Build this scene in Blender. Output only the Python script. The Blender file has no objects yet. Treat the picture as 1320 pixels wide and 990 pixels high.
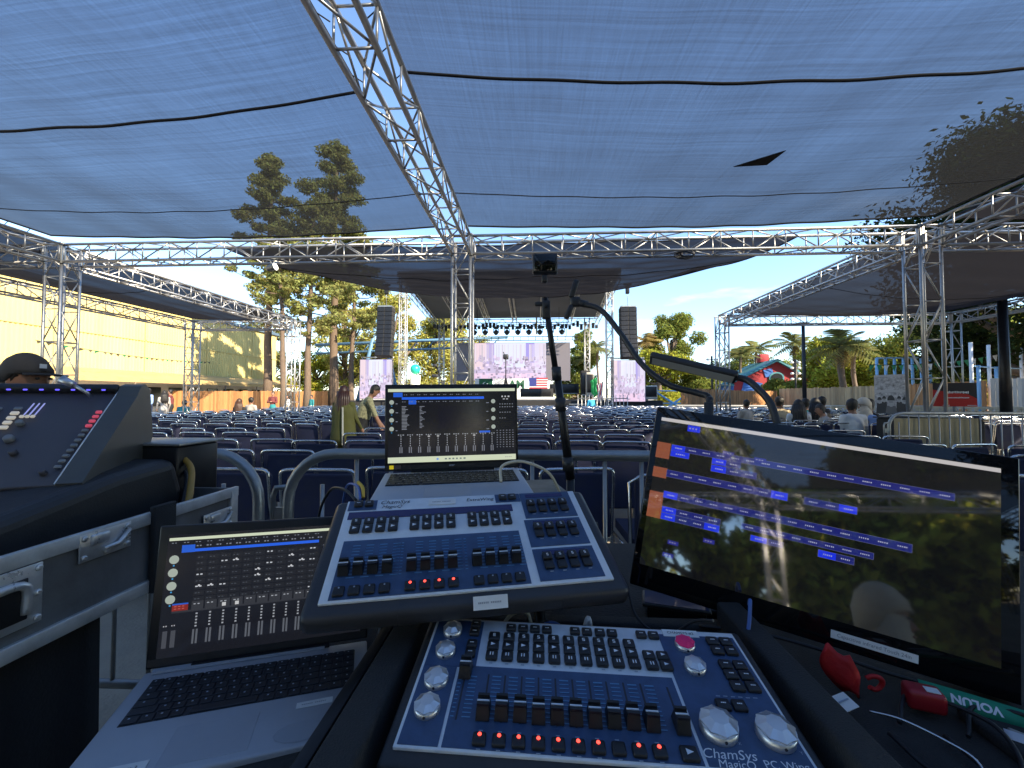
import bpy, bmesh, math, random
import numpy as np
from mathutils import Vector, Matrix
random.seed(7); RNG = np.random.default_rng(11)
scene = bpy.context.scene
COL = scene.collection
R = math.radians

# ------------------------------------------------------------------ camera
CAM_H = 1.32; FPX = 540.0
YAW = math.atan(30/FPX); PITCH = math.atan(17/FPX)
cam_d = bpy.data.cameras.new('camera'); cam = bpy.data.objects.new('camera', cam_d); COL.objects.link(cam)
cam_d.sensor_width = 36.0; cam_d.lens = 36.0*FPX/1320; cam_d.clip_start = 0.02; cam_d.clip_end = 2000
cam.location = (0, 0, CAM_H); cam.rotation_euler = (math.pi/2 + PITCH, 0, YAW)
scene.camera = cam
scene.render.resolution_x = 1024; scene.render.resolution_y = 768

# ------------------------------------------------------------------ sky and sun
SUN_EL = R(31); SUN_DIR = Vector((0.83, -0.56, 0)).normalized()       # horizontal direction towards the sun
SUN_AZ = math.atan2(SUN_DIR.x, SUN_DIR.y)
world = bpy.data.worlds.new('World'); scene.world = world; world.use_nodes = True
wn = world.node_tree.nodes; wl = world.node_tree.links; wn.clear()
wo = wn.new('ShaderNodeOutputWorld'); bg = wn.new('ShaderNodeBackground'); sky = wn.new('ShaderNodeTexSky')
sky.sky_type = 'NISHITA'; sky.sun_disc = False; sky.sun_elevation = SUN_EL; sky.sun_rotation = SUN_AZ
sky.air_density = 1.0; sky.dust_density = 0.0; sky.ozone_density = 3.4
# thin wispy cloud in the sky
tc = wn.new('ShaderNodeTexCoord'); mp = wn.new('ShaderNodeMapping'); mp.inputs['Scale'].default_value = (2.0, 2.0, 9.0)
nz = wn.new('ShaderNodeTexNoise'); nz.inputs['Scale'].default_value = 2.2; nz.inputs['Detail'].default_value = 7; nz.inputs['Roughness'].default_value = 0.55
cr = wn.new('ShaderNodeValToRGB'); cr.color_ramp.elements[0].position = 0.56; cr.color_ramp.elements[1].position = 0.86
cr.color_ramp.elements[0].color = (0, 0, 0, 1); cr.color_ramp.elements[1].color = (0.22, 0.22, 0.22, 1)
mx = wn.new('ShaderNodeMix'); mx.data_type = 'RGBA'; mx.inputs['B'].default_value = (9.0, 9.2, 9.5, 1)
wl.new(tc.outputs['Generated'], mp.inputs['Vector']); wl.new(mp.outputs[0], nz.inputs['Vector']); wl.new(nz.outputs[0], cr.inputs[0])
sx_ = wn.new('ShaderNodeSeparateXYZ'); wl.new(tc.outputs['Generated'], sx_.inputs[0])          # the wisps lie low, in the distance
lo_ = wn.new('ShaderNodeMapRange'); lo_.inputs['From Min'].default_value = .18; lo_.inputs['From Max'].default_value = .42; lo_.inputs['To Min'].default_value = 1.6; lo_.inputs['To Max'].default_value = 0; wl.new(sx_.outputs['Z'], lo_.inputs['Value'])
ml_ = wn.new('ShaderNodeMath'); ml_.operation = 'MULTIPLY'; wl.new(cr.outputs[0], ml_.inputs[0]); wl.new(lo_.outputs[0], ml_.inputs[1])
wl.new(ml_.outputs[0], mx.inputs['Factor']); wl.new(sky.outputs[0], mx.inputs['A']); wl.new(mx.outputs['Result'], bg.inputs['Color'])
bg.inputs['Strength'].default_value = 0.11; wl.new(bg.outputs[0], wo.inputs['Surface'])
sun_d = bpy.data.lights.new('sun', 'SUN'); sun_d.energy = 3.7; sun_d.angle = R(0.5); sun_d.color = (1.0, 0.86, 0.64)
sun = bpy.data.objects.new('sun', sun_d); COL.objects.link(sun)
sv = Vector((SUN_DIR.x*math.cos(SUN_EL), SUN_DIR.y*math.cos(SUN_EL), math.sin(SUN_EL)))
sun.rotation_euler = (-sv).to_track_quat('-Z', 'Y').to_euler(); sun.location = sv*60
scene.view_settings.view_transform = 'Standard'; scene.view_settings.look = 'None'
scene.view_settings.exposure = 1.9; scene.view_settings.gamma = 1.0; scene.view_settings.use_curve_mapping = False
scene.render.engine = 'CYCLES'
scene.cycles.transparent_max_bounces = 24; scene.cycles.max_bounces = 8

# ------------------------------------------------------------------ layout helper: the real place of something seen at (x, y) at distance Y
_fw = Vector((-math.sin(YAW)*math.cos(PITCH), math.cos(YAW)*math.cos(PITCH), math.sin(PITCH)))
_rt = Vector((math.cos(YAW), math.sin(YAW), 0)); _up = _rt.cross(_fw)
def at(x, y, Y):
    r = _fw + _rt*((x-660)/FPX) + _up*((495-y)/FPX)
    return Vector((0, 0, CAM_H)) + r*(Y/r.y)

# ------------------------------------------------------------------ materials
MATS = {}
def mat(name, col, rough=0.6, metal=0.0, var=0.0, vscale=8.0, bump=0.0, bscale=40.0, emit=None, estr=1.0, coat=0.0, island=0.0, spec=0.5, stretch=None, trans=0.0):
    if name in MATS: return MATS[name]
    m = bpy.data.materials.new(name); m.use_nodes = True
    n = m.node_tree.nodes; l = m.node_tree.links; b = n['Principled BSDF']
    b.inputs['Base Color'].default_value = (*col, 1); b.inputs['Roughness'].default_value = rough; b.inputs['Metallic'].default_value = metal
    b.inputs['Coat Weight'].default_value = coat; b.inputs['Coat Roughness'].default_value = 0.05; b.inputs['Specular IOR Level'].default_value = spec
    if trans: b.inputs['Transmission Weight'].default_value = trans
    if emit: b.inputs['Emission Color'].default_value = (*emit, 1); b.inputs['Emission Strength'].default_value = estr
    if var or bump:
        t = n.new('ShaderNodeTexCoord'); src = t.outputs['Object']
        if stretch:
            mm = n.new('ShaderNodeMapping'); mm.inputs['Scale'].default_value = stretch; l.new(src, mm.inputs[0]); src = mm.outputs[0]
    if var:
        z = n.new('ShaderNodeTexNoise'); z.inputs['Scale'].default_value = vscale; z.inputs['Detail'].default_value = 6; z.inputs['Roughness'].default_value = .65
        l.new(src, z.inputs['Vector'])
        r = n.new('ShaderNodeMapRange'); r.inputs['From Min'].default_value = .3; r.inputs['From Max'].default_value = .7
        r.inputs['To Min'].default_value = 1-var; r.inputs['To Max'].default_value = 1+var; l.new(z.outputs[0], r.inputs['Value'])
        last = r.outputs[0]
        if island:
            g = n.new('ShaderNodeNewGeometry'); r2 = n.new('ShaderNodeMapRange'); r2.inputs['To Min'].default_value = 1-island; r2.inputs['To Max'].default_value = 1+island
            l.new(g.outputs['Random Per Island'], r2.inputs['Value']); mu = n.new('ShaderNodeMath'); mu.operation = 'MULTIPLY'
            l.new(last, mu.inputs[0]); l.new(r2.outputs[0], mu.inputs[1]); last = mu.outputs[0]
        vm = n.new('ShaderNodeVectorMath'); vm.operation = 'SCALE'; vm.inputs[0].default_value = col; l.new(last, vm.inputs['Scale'])
        l.new(vm.outputs[0], b.inputs['Base Color'])
        rr = n.new('ShaderNodeMapRange'); rr.inputs['From Min'].default_value = .3; rr.inputs['From Max'].default_value = .7
        rr.inputs['To Min'].default_value = max(0.02, rough*.85); rr.inputs['To Max'].default_value = min(1, rough*1.2); l.new(z.outputs[0], rr.inputs['Value']); l.new(rr.outputs[0], b.inputs['Roughness'])
    if bump:
        z2 = n.new('ShaderNodeTexNoise'); z2.inputs['Scale'].default_value = bscale; z2.inputs['Detail'].default_value = 4; l.new(src, z2.inputs['Vector'])
        bp = n.new('ShaderNodeBump'); bp.inputs['Strength'].default_value = bump; bp.inputs['Distance'].default_value = .01
        l.new(z2.outputs[0], bp.inputs['Height']); l.new(bp.outputs[0], b.inputs['Normal'])
    MATS[name] = m; return m

def leaf_mat(name, col, island=.45, transl=.45):
    if name in MATS: return MATS[name]
    m = bpy.data.materials.new(name); m.use_nodes = True; n = m.node_tree.nodes; l = m.node_tree.links; n.clear()
    o = n.new('ShaderNodeOutputMaterial'); d = n.new('ShaderNodeBsdfDiffuse'); t = n.new('ShaderNodeBsdfTranslucent'); x = n.new('ShaderNodeMixShader')
    g = n.new('ShaderNodeNewGeometry'); r = n.new('ShaderNodeMapRange'); r.inputs['To Min'].default_value = 1-island; r.inputs['To Max'].default_value = 1+island
    hs = n.new('ShaderNodeHueSaturation'); hs.inputs['Color'].default_value = (*col, 1)
    r2 = n.new('ShaderNodeMapRange'); r2.inputs['To Min'].default_value = .47; r2.inputs['To Max'].default_value = .53
    l.new(g.outputs['Random Per Island'], r.inputs['Value']); l.new(r.outputs[0], hs.inputs['Value'])
    l.new(g.outputs['Random Per Island'], r2.inputs['Value']); l.new(r2.outputs[0], hs.inputs['Hue'])
    l.new(hs.outputs[0], d.inputs[0]); l.new(hs.outputs[0], t.inputs[0]); x.inputs[0].default_value = transl
    l.new(d.outputs[0], x.inputs[1]); l.new(t.outputs[0], x.inputs[2]); l.new(x.outputs[0], o.inputs[0])
    MATS[name] = m; return m

def mesh_fabric(name, dark, openness, tint):
    """woven shade net: threads (diffuse, slightly translucent) with open gaps; more closed at grazing angles and along the weave"""
    m = bpy.data.materials.new(name); m.use_nodes = True; n = m.node_tree.nodes; l = m.node_tree.links; n.clear()
    o = n.new('ShaderNodeOutputMaterial'); d = n.new('ShaderNodeBsdfDiffuse'); t = n.new('ShaderNodeBsdfTranslucent'); tr = n.new('ShaderNodeBsdfTransparent')
    d.inputs[0].default_value = (*dark, 1); t.inputs[0].default_value = (dark[0]*.9, dark[1]*.9, dark[2]*.9, 1); tr.inputs[0].default_value = (*tint, 1)
    a = n.new('ShaderNodeMixShader'); a.inputs[0].default_value = .25; l.new(d.outputs[0], a.inputs[1]); l.new(t.outputs[0], a.inputs[2])
    tcn = n.new('ShaderNodeTexCoord')
    def streak(scale, sc):
        mpn = n.new('ShaderNodeMapping'); mpn.inputs['Scale'].default_value = scale; l.new(tcn.outputs['Object'], mpn.inputs[0])
        q = n.new('ShaderNodeTexNoise'); q.inputs['Scale'].default_value = sc; q.inputs['Detail'].default_value = 5; q.inputs['Roughness'].default_value = .7; l.new(mpn.outputs[0], q.inputs['Vector']); return q.outputs[0]
    s1 = streak((.10, 11, 1), 3.0); s2 = streak((26, .5, 1), 3.0); s3 = streak((.5, .8, 1), 1.0)
    lw = n.new('ShaderNodeLayerWeight'); lw.inputs['Blend'].default_value = .5
    def mth(op, x, y):
        k = n.new('ShaderNodeMath'); k.operation = op
        for i, w in enumerate((x, y)):
            if isinstance(w, (int, float)): k.inputs[i].default_value = w
            else: l.new(w, k.inputs[i])
        return k.outputs[0]
    w = mth('ADD', mth('MULTIPLY', s1, .45), mth('ADD', mth('MULTIPLY', s2, .35), mth('MULTIPLY', s3, .20)))   # ~0.5
    w = mth('ADD', mth('MULTIPLY', mth('SUBTRACT', w, .5), 1.25), .5)
    f = mth('MAXIMUM', mth('MULTIPLY', openness*2.0, w), openness*.3)
    f = mth('MULTIPLY', f, mth('SUBTRACT', 1.0, mth('MULTIPLY', mth('POWER', lw.outputs['Facing'], 1.35), 1.05)))
    k = n.new('ShaderNodeMath'); k.operation = 'MINIMUM'; l.new(f, k.inputs[0]); k.inputs[1].default_value = .92
    b = n.new('ShaderNodeMixShader'); l.new(k.outputs[0], b.inputs[0]); l.new(a.outputs[0], b.inputs[1]); l.new(tr.outputs[0], b.inputs[2]); l.new(b.outputs[0], o.inputs[0])
    MATS[name] = m; return m

def screen_mat(name, strength, rough=.06, ior=1.5):
    m = bpy.data.materials.new(name); m.use_nodes = True; n = m.node_tree.nodes; l = m.node_tree.links; b = n['Principled BSDF']
    b.inputs['Base Color'].default_value = (.004, .004, .005, 1); b.inputs['Roughness'].default_value = rough
    b.inputs['IOR'].default_value = ior
    tq = n.new('ShaderNodeTexCoord'); sm = n.new('ShaderNodeTexNoise'); sm.inputs['Scale'].default_value = 22; sm.inputs['Detail'].default_value = 5; l.new(tq.outputs['Object'], sm.inputs['Vector'])      # finger smears
    sr = n.new('ShaderNodeMapRange'); sr.inputs['From Min'].default_value = .45; sr.inputs['From Max'].default_value = .75; sr.inputs['To Min'].default_value = rough; sr.inputs['To Max'].default_value = rough+.022; l.new(sm.outputs[0], sr.inputs['Value']); l.new(sr.outputs[0], b.inputs['Roughness'])
    at_ = n.new('ShaderNodeVertexColor'); at_.layer_name = 'Col'; l.new(at_.outputs[0], b.inputs['Emission Color']); b.inputs['Emission Strength'].default_value = strength
    MATS[name] = m; return m

ALU = mat('aluminium', (.47, .46, .44), .42, .85, var=.12, vscale=6, bump=.05, bscale=90)
STEEL = mat('galvanised_steel', (.34, .35, .35), .42, .75, var=.18, vscale=9, bump=.08, bscale=60)
CHROME = mat('chrome_tube', (.66, .66, .66), .22, 1.0, var=.1, vscale=20)
NAVY = mat('navy_fabric', (.018, .021, .054), .85, var=.22, vscale=14, bump=.25, bscale=260)
BLACKP = mat('black_plastic', (.026, .026, .028), .45, var=.2, vscale=12, bump=.08, bscale=220)
BLACKM = mat('black_metal', (.022, .022, .024), .38, .5, var=.2, vscale=10)
RUBBER = mat('black_foam', (.026, .026, .026), .9, var=.3, vscale=30, bump=.4, bscale=400)
CLOTHB = mat('black_cloth', (.022, .022, .023), .95, var=.25, vscale=5, bump=.3, bscale=150)
WHITE = mat('white_paint', (.75, .75, .73), .5, var=.08)
PAPER = mat('white_label', (.72, .72, .70), .7, var=.06, vscale=30)
INK = mat('black_ink', (.03, .03, .04), .6)
WINK = mat('white_ink', (.75, .77, .8), .5)
GINK = mat('grey_ink', (.35, .4, .48), .5)
REDLED = mat('red_led', (.3, .02, .02), .3, emit=(1, .06, .04), estr=.9)
SKIN = mat('skin_tan', (.33, .17, .11), .55, var=.1, vscale=12)
SKIN2 = mat('skin_brown', (.20, .10, .065), .55, var=.1, vscale=12)
HAIRB = mat('hair_black', (.012, .010, .009), .5, var=.3, vscale=40, stretch=(8, 8, 1), bump=.4, bscale=80)
SOIL = mat('bark_brown', (.13, .092, .065), .9, var=.35, vscale=6, bump=.6, bscale=14, stretch=(3, 3, .6))
BARKG = mat('bark_grey', (.16, .12, .09), .9, var=.35, vscale=6, bump=.6, bscale=14, stretch=(3, 3, .6))

# ------------------------------------------------------------------ mesh helpers
class MB:
    def __init__(s): s.v = []; s.f = []; s.m = []; s.sm = []
    def add(s, vs, fs, mi=0, smooth=False):
        o = len(s.v); s.v += [tuple(v) for v in vs]
        for f in fs: s.f.append([i+o for i in f]); s.m.append(mi); s.sm.append(smooth)
        return s
    def box(s, c, d, mi=0, rot=None, taper=None):
        hx, hy, hz = d[0]/2, d[1]/2, d[2]/2; t = taper or (1, 1)
        vs = [Vector((x*(t[0] if z > 0 else 1), y*(t[1] if z > 0 else 1), z)) for z in (-hz, hz) for x, y in ((-hx, -hy), (hx, -hy), (hx, hy), (-hx, hy))]
        if rot is not None: vs = [rot @ v for v in vs]
        c = Vector(c); vs = [v+c for v in vs]
        return s.add(vs, [(3, 2, 1, 0), (4, 5, 6, 7), (0, 1, 5, 4), (1, 2, 6, 5), (2, 3, 7, 6), (3, 0, 4, 7)], mi)
    def bev(s, c, d, b, mi=0, rot=None, seg=2):
        bm = bmesh.new(); bmesh.ops.create_cube(bm, size=1)
        for v in bm.verts: v.co = Vector((v.co.x*d[0], v.co.y*d[1], v.co.z*d[2]))
        bmesh.ops.bevel(bm, geom=list(bm.edges), offset=b, segments=seg, affect='EDGES', profile=.5)
        vs = [v.co.copy() for v in bm.verts]; bm.verts.index_update(); fs = [[v.index for v in f.verts] for f in bm.faces]; bm.free()
        if rot is not None: vs = [rot @ v for v in vs]
        c = Vector(c); return s.add([v+c for v in vs], fs, mi, seg > 1)
    def tube(s, pts, r, seg=8, mi=0, closed=False, smooth=True):
        pts = [Vector(p) for p in pts]; n = len(pts); rs = r if isinstance(r, (list, tuple)) else [r]*n
        tang = []
        for i in range(n):
            a = pts[i-1] if (i > 0 or closed) else pts[i]; b = pts[(i+1) % n] if (i < n-1 or closed) else pts[i]
            t = b-a; tang.append(t.normalized() if t.length > 1e-9 else Vector((0, 0, 1)))
        ref = Vector((0, 0, 1)) if abs(tang[0].z) < .9 else Vector((1, 0, 0))
        x = tang[0].cross(ref).normalized(); vs = []
        for i in range(n):
            x = (x - tang[i]*x.dot(tang[i])); x = x.normalized() if x.length > 1e-6 else tang[i].orthogonal().normalized(); y = tang[i].cross(x)
            for k in range(seg):
                a = 2*math.pi*k/seg; vs.append(pts[i] + (x*math.cos(a)+y*math.sin(a))*rs[i])
        fs = []
        for i in range(n if closed else n-1):
            j = (i+1) % n
            for k in range(seg): fs.append((i*seg+k, i*seg+(k+1) % seg, j*seg+(k+1) % seg, j*seg+k))
        s.add(vs, fs, mi, smooth)
        if not closed:
            o = len(s.v)-len(vs); s.f.append([o+k for k in range(seg)][::-1]); s.f.append([o+(n-1)*seg+k for k in range(seg)]); s.m += [mi, mi]; s.sm += [False, False]
        return s
    def lathe(s, prof, seg=16, mi=0, o=(0, 0, 0), flute=0, famp=0, smooth=True, rot=None):
        vs = []; o = Vector(o)
        for r, z in prof:
            for k in range(seg):
                a = 2*math.pi*k/seg; q = r*(1+famp*math.cos(flute*a)) if flute else r
                v = Vector((q*math.cos(a), q*math.sin(a), z)); v = rot @ v if rot is not None else v; vs.append(v+o)
        fs = [(i*seg+k, i*seg+(k+1) % seg, (i+1)*seg+(k+1) % seg, (i+1)*seg+k) for i in range(len(prof)-1) for k in range(seg)]
        s.add(vs, fs, mi, smooth); b = len(s.v)-len(vs); n = len(prof)
        s.f += [[b+k for k in range(seg)][::-1], [b+(n-1)*seg+k for k in range(seg)]]; s.m += [mi, mi]; s.sm += [False, False]; return s
    def prism(s, poly, axis, lo, hi, mi=0):
        """poly in the two other axes (in x,y,z order), extruded along axis"""
        def mk(p, h):
            return {0: (h, p[0], p[1]), 1: (p[0], h, p[1]), 2: (p[0], p[1], h)}[axis]
        n = len(poly); vs = [mk(p, lo) for p in poly]+[mk(p, hi) for p in poly]
        return s.add(vs, [list(range(n))[::-1], [n+i for i in range(n)]]+[(i, (i+1) % n, n+(i+1) % n, n+i) for i in range(n)], mi)
    def sphere(s, c, r, seg=12, rings=8, mi=0):
        r = r if isinstance(r, (tuple, list)) else (r, r, r)
        prof = [(math.sin(math.pi*i/rings), -math.cos(math.pi*i/rings)) for i in range(rings+1)]; prof[0] = (.02, -1); prof[-1] = (.02, 1)
        o = len(s.v); s.lathe(prof, seg, mi)
        for i in range(o, len(s.v)): v = s.v[i]; s.v[i] = (v[0]*r[0]+c[0], v[1]*r[1]+c[1], v[2]*r[2]+c[2])
        return s
    def mesh(s, name, mats):
        me = bpy.data.meshes.new(name); me.from_pydata(s.v, [], s.f)
        for m in (mats if isinstance(mats, (list, tuple)) else [mats]): me.materials.append(m)
        me.polygons.foreach_set('material_index', s.m); me.polygons.foreach_set('use_smooth', s.sm)
        bm = bmesh.new(); bm.from_mesh(me); bmesh.ops.recalc_face_normals(bm, faces=bm.faces); bm.to_mesh(me); bm.free(); me.update(); return me
    def build(s, name, mats, parent=None, loc=None, rot=None):
        return put(name, s.mesh(name, mats), parent, loc, rot)
def put(name, me, parent=None, loc=None, rot=None):
    o = bpy.data.objects.new(name, me); COL.objects.link(o)
    if parent is not None: o.parent = parent
    if loc is not None: o.location = loc
    if rot is not None: o.rotation_euler = rot
    return o
def tag(o, label, cat, group=None, kind=None):
    o['label'] = label; o['category'] = cat
    if group: o['group'] = group
    if kind: o['kind'] = kind
    return o
def thing(name, label, cat, loc=(0, 0, 0), rz=0, group=None):
    o = bpy.data.objects.new(name, None); COL.objects.link(o); o.location = loc; o.rotation_euler = (0, 0, rz); o.empty_display_size = .1
    return tag(o, label, cat, group)
def struct(name, me_or_ob):
    me_or_ob['kind'] = 'structure'; return me_or_ob
def frame_thing(name, label, cat, BL, u, v):
    o = thing(name, label, cat); u = Vector(u).normalized(); v = Vector(v); v = (v-u*u.dot(v)).normalized(); n = u.cross(v)
    m = Matrix((u, v, n)).transposed().to_4x4(); m.translation = Vector(BL); o.matrix_world = m; return o
def text(name, body, size, m, parent, loc, rot=(0, 0, 0), shear=0.0, align='CENTER', bold=0.0):
    c = bpy.data.curves.new('t', 'FONT'); c.body = body; c.size = size; c.shear = shear; c.align_x = align; c.align_y = 'CENTER'; c.offset = bold; c.resolution_u = 3
    t = bpy.data.objects.new('t', c); COL.objects.link(t); dg = bpy.context.evaluated_depsgraph_get()
    me = bpy.data.meshes.new_from_object(t.evaluated_get(dg)); bpy.data.objects.remove(t); bpy.data.curves.remove(c)
    me.materials.clear(); me.materials.append(m); return put(name, me, parent, loc, rot)
def fast_quads(name, V, m):
    """V: (N,4,3) array of quads"""
    N = len(V); me = bpy.data.meshes.new(name); me.vertices.add(N*4); me.loops.add(N*4); me.polygons.add(N)
    me.vertices.foreach_set('co', np.ascontiguousarray(V, dtype=np.float32).ravel()); me.loops.foreach_set('vertex_index', np.arange(N*4, dtype=np.int32))
    me.polygons.foreach_set('loop_start', np.arange(0, N*4, 4, dtype=np.int32)); me.materials.append(m); me.update(calc_edges=True); me.validate(); return me
class Screen:
    """flat picture of a display: coloured rectangles, one on top of the other by a hair"""
    def __init__(s): s.r = []
    def rect(s, x0, y0, x1, y1, c): s.r.append((x0, y0, x1, y1, c)); return s
    def dash(s, x, y, w, h, c, n=1, gap=.35):
        ww = w/n
        for i in range(n): s.rect(x+i*ww, y-h/2, x+i*ww+ww*(1-gap)*random.uniform(.7, 1), y+h/2, c)
        return s
    def disc(s, x, y, r, c, n=10):
        s.r.append(('d', x, y, r, c)); return s
    def build(s, name, m, parent, z=0.0008):
        me = bpy.data.meshes.new(name); vs = []; fs = []; cs = []
        for i, q in enumerate(s.r):
            zz = z + i*2e-6; o = len(vs)
            if q[0] == 'd':
                pts = [(q[1]+q[3]*math.cos(a*math.pi/6), q[2]+q[3]*math.sin(a*math.pi/6), zz) for a in range(12)]; c = q[4]
            else:
                pts = [(q[0], q[1], zz), (q[2], q[1], zz), (q[2], q[3], zz), (q[0], q[3], zz)]; c = q[4]
            vs += pts; fs.append(list(range(o, o+len(pts)))); cs += [(*c, 1)]*len(pts)
        me.from_pydata(vs, [], fs); ca = me.color_attributes.new('Col', 'FLOAT_COLOR', 'POINT')
        ca.data.foreach_set('color', np.array(cs, dtype=np.float32).ravel()); me.materials.append(m); me.update(); return put(name, me, parent)
def catenary(a, b, sag, n=14):
    a = Vector(a); b = Vector(b); return [a.lerp(b, i/n)-Vector((0, 0, sag*4*(i/n)*(1-i/n))) for i in range(n+1)]
def spline(pts, n=8):
    P = [Vector(p) for p in pts]; P = [P[0]*2-P[1]]+P+[P[-1]*2-P[-2]]; out = []
    for i in range(1, len(P)-2):
        for k in range(n):
            t = k/n; p0, p1, p2, p3 = P[i-1:i+3]
            out.append(.5*((2*p1)+(p2-p0)*t+(2*p0-5*p1+4*p2-p3)*t*t+(3*p1-p0-3*p2+p3)*t**3))
    return out+[P[-2]]
# ================================================================== THE SETTING
gm = mat('dusty_ground', (.38, .33, .26), .92, var=.35, vscale=.9, bump=.5, bscale=60)
g = MB(); g.add([(-260, -200, 0), (260, -200, 0), (260, 420, 0), (-260, 420, 0)], [(0, 1, 2, 3)])
struct('ground', g.build('ground', gm))

# ------------------------------------------------------------------ truss
S = .15
_tm = {}
def chord_mesh(L):
    k = round(L, 3)
    if k not in _tm: b = MB(); b.tube([(0, 0, 0), (L, 0, 0)], .0235, 10); _tm[k] = b.mesh('chord', ALU)
    return _tm[k]
def brace_mesh(L):
    k = ('b', round(L, 3))
    if k not in _tm: b = MB(); b.tube([(0, 0, 0), (L, 0, 0)], .0105, 6); _tm[k] = b.mesh('brace', ALU)
    return _tm[k]
def truss(P, Q, label, near=True, bay=.5, group='aluminium box trusses of the shade structure', cat='truss', name='box_truss'):
    P = Vector(P); Q = Vector(Q); d = Q-P; L = d.length
    t = thing(name, label, cat, P, 0, group)
    t.rotation_euler = d.to_track_quat('X', 'Z').to_euler()
    for y in (-S, S):
        for z in (-S, S): put('chord', chord_mesh(L), t, (0, y, z))
    nb = max(2, round(L/bay)); bl = L/nb; far = MB()
    def br(a, b):
        a = Vector(a); b = Vector(b); e = b-a
        if near:
            o = put('brace', brace_mesh(e.length), t, a); o.rotation_euler = e.to_track_quat('X', 'Z').to_euler()
        else: far.tube([a, b], .013, 4)
    for i in range(nb+1):
        x = min(max(i*bl, .02), L-.02)
        for y in (-S, S): br((x, y, -S), (x, y, S))
        if i % 2 == 0:
            for z in (-S, S): br((x, -S, z), (x, S, z))
        if i < nb:
            s = 1 if i % 2 else -1
            for y in (-S, S): br((x, y, -S*s), (x+bl, y, S*s))
            br((x, -S*s, S), (x+bl, S*s, S)); br((x, -S*s, -S), (x+bl, S*s, -S))
    if not near: l = far.build('lacing', ALU, t); l['kind'] = 'stuff'
    e = MB()
    for x in (.012, L-.012): 
        for y in (-S, S): e.box((x, y, 0), (.02, .06, .36))
    e.build('end_plate', ALU, t)
    return t
ZT = 3.82
XL, XC, XR = -8.35, -1.21, 6.1
YF, YB, Y2 = 6.9, -9.6, 14.0
def column(x, y, label, near=True, z0=0.0, ztop=ZT+.16):
    t = truss((x, y, z0+.02), (x, y, ztop), label, near, .55, 'truss columns of the shade structure', 'truss column', 'truss_column')
    b = MB(); b.bev((.005, 0, 0), (.02, .6, .6), .004); b.build('base_plate', STEEL, t)
    return t
column(XL, YF, 'tall silver truss column behind the man in the black cap')
column(XC, YF, 'silver truss column above the open laptop, in the middle')
column(XR, YF, 'silver truss column standing over the poster and red banner on the right', z0=1.0)
for x, n in ((XL, 'left'), (XC, 'middle'), (XR, 'right')): column(x, YB, f'truss column behind the viewer, {n} one of the rear row', False)
truss((XL+.17, YF, ZT), (XC-.17, YF, ZT), 'horizontal front truss from the capped man\'s column to the middle column')
truss((XC+.17, YF, ZT), (XR-.17, YF, ZT), 'horizontal front truss from the middle column to the column by the red banner')
truss((XR+.17, YF, ZT), (XR+7.0, YF, ZT), 'horizontal truss running right from the column by the red banner')
truss((XL-6.5, YF, ZT), (XL-.17, YF, ZT), 'horizontal truss running left from the column behind the capped man')
truss((XC, YF-.17, ZT), (XC, YB+.17, ZT), 'long truss overhead between the two shade nets, running towards the viewer')
truss((XR, YF-.17, ZT), (XR, YB+.17, ZT), 'truss above the large touch monitor, running towards the viewer on the right')
truss((XL, YF-.17, ZT), (XL, YB+.17, ZT), 'truss running towards the viewer at the far left edge')
for a, b_, n in ((XL, XC, 'left'), (XC, XR, 'right')): truss((a+.17, YB, ZT), (b_-.17, YB, ZT), f'rear truss behind the viewer, {n} half, mirrored in the touch monitor')
truss((XL, YF+.17, ZT), (XL, Y2-.17, ZT), 'truss sloping away in front of the yellow building to the pine trees')
truss((XR, YF+.17, ZT), (XR, Y2-.17, ZT), 'truss receding on the right towards the red and blue barn')
column(XL, Y2, 'far truss column beside the brown pine trunk', False); column(-12.0, Y2, 'far truss column standing in front of the tree shadow on the yellow wall', False)
column(XR, Y2, 'far truss column left of the red and blue barn', False); column(13.2, Y2, 'far truss column behind the red banner, by the blue posts', False)
truss((-12+.17, Y2, ZT), (XL-.17, Y2, ZT), 'short far truss in front of the yellow wall', False)
truss((-12, -2, ZT), (-12, Y2-.17, ZT), 'outer truss along the yellow building on the left', False)
truss((XR+.17, Y2, ZT), (13.2-.17, Y2, ZT), 'far truss above the palms and barn', False)
truss((13.2, 2, ZT), (13.2, Y2-.17, ZT), 'outer truss on the far right edge', False)
for a, b_, n in ((XL, XC, 'left'), (XC, XR, 'right')): truss((a+.17, -4.4, ZT), (b_-.17, -4.4, ZT), f'cross truss overhead behind the viewer, {n} half, mirrored high in the touch monitor')
# black draped ballast under the right column
b = thing('ballast_box', 'black draped ballast block under the truss column by the banner', 'ballast', (XR, YF, 0))
m_ = MB(); m_.bev((0, 0, .49), (.86, .86, .97), .02); m_.build('block', CLOTHB, b); m_ = MB(); m_.bev((0, 0, .988), (.92, .92, .022), .008); m_.build('cover', CLOTHB, b)

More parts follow.
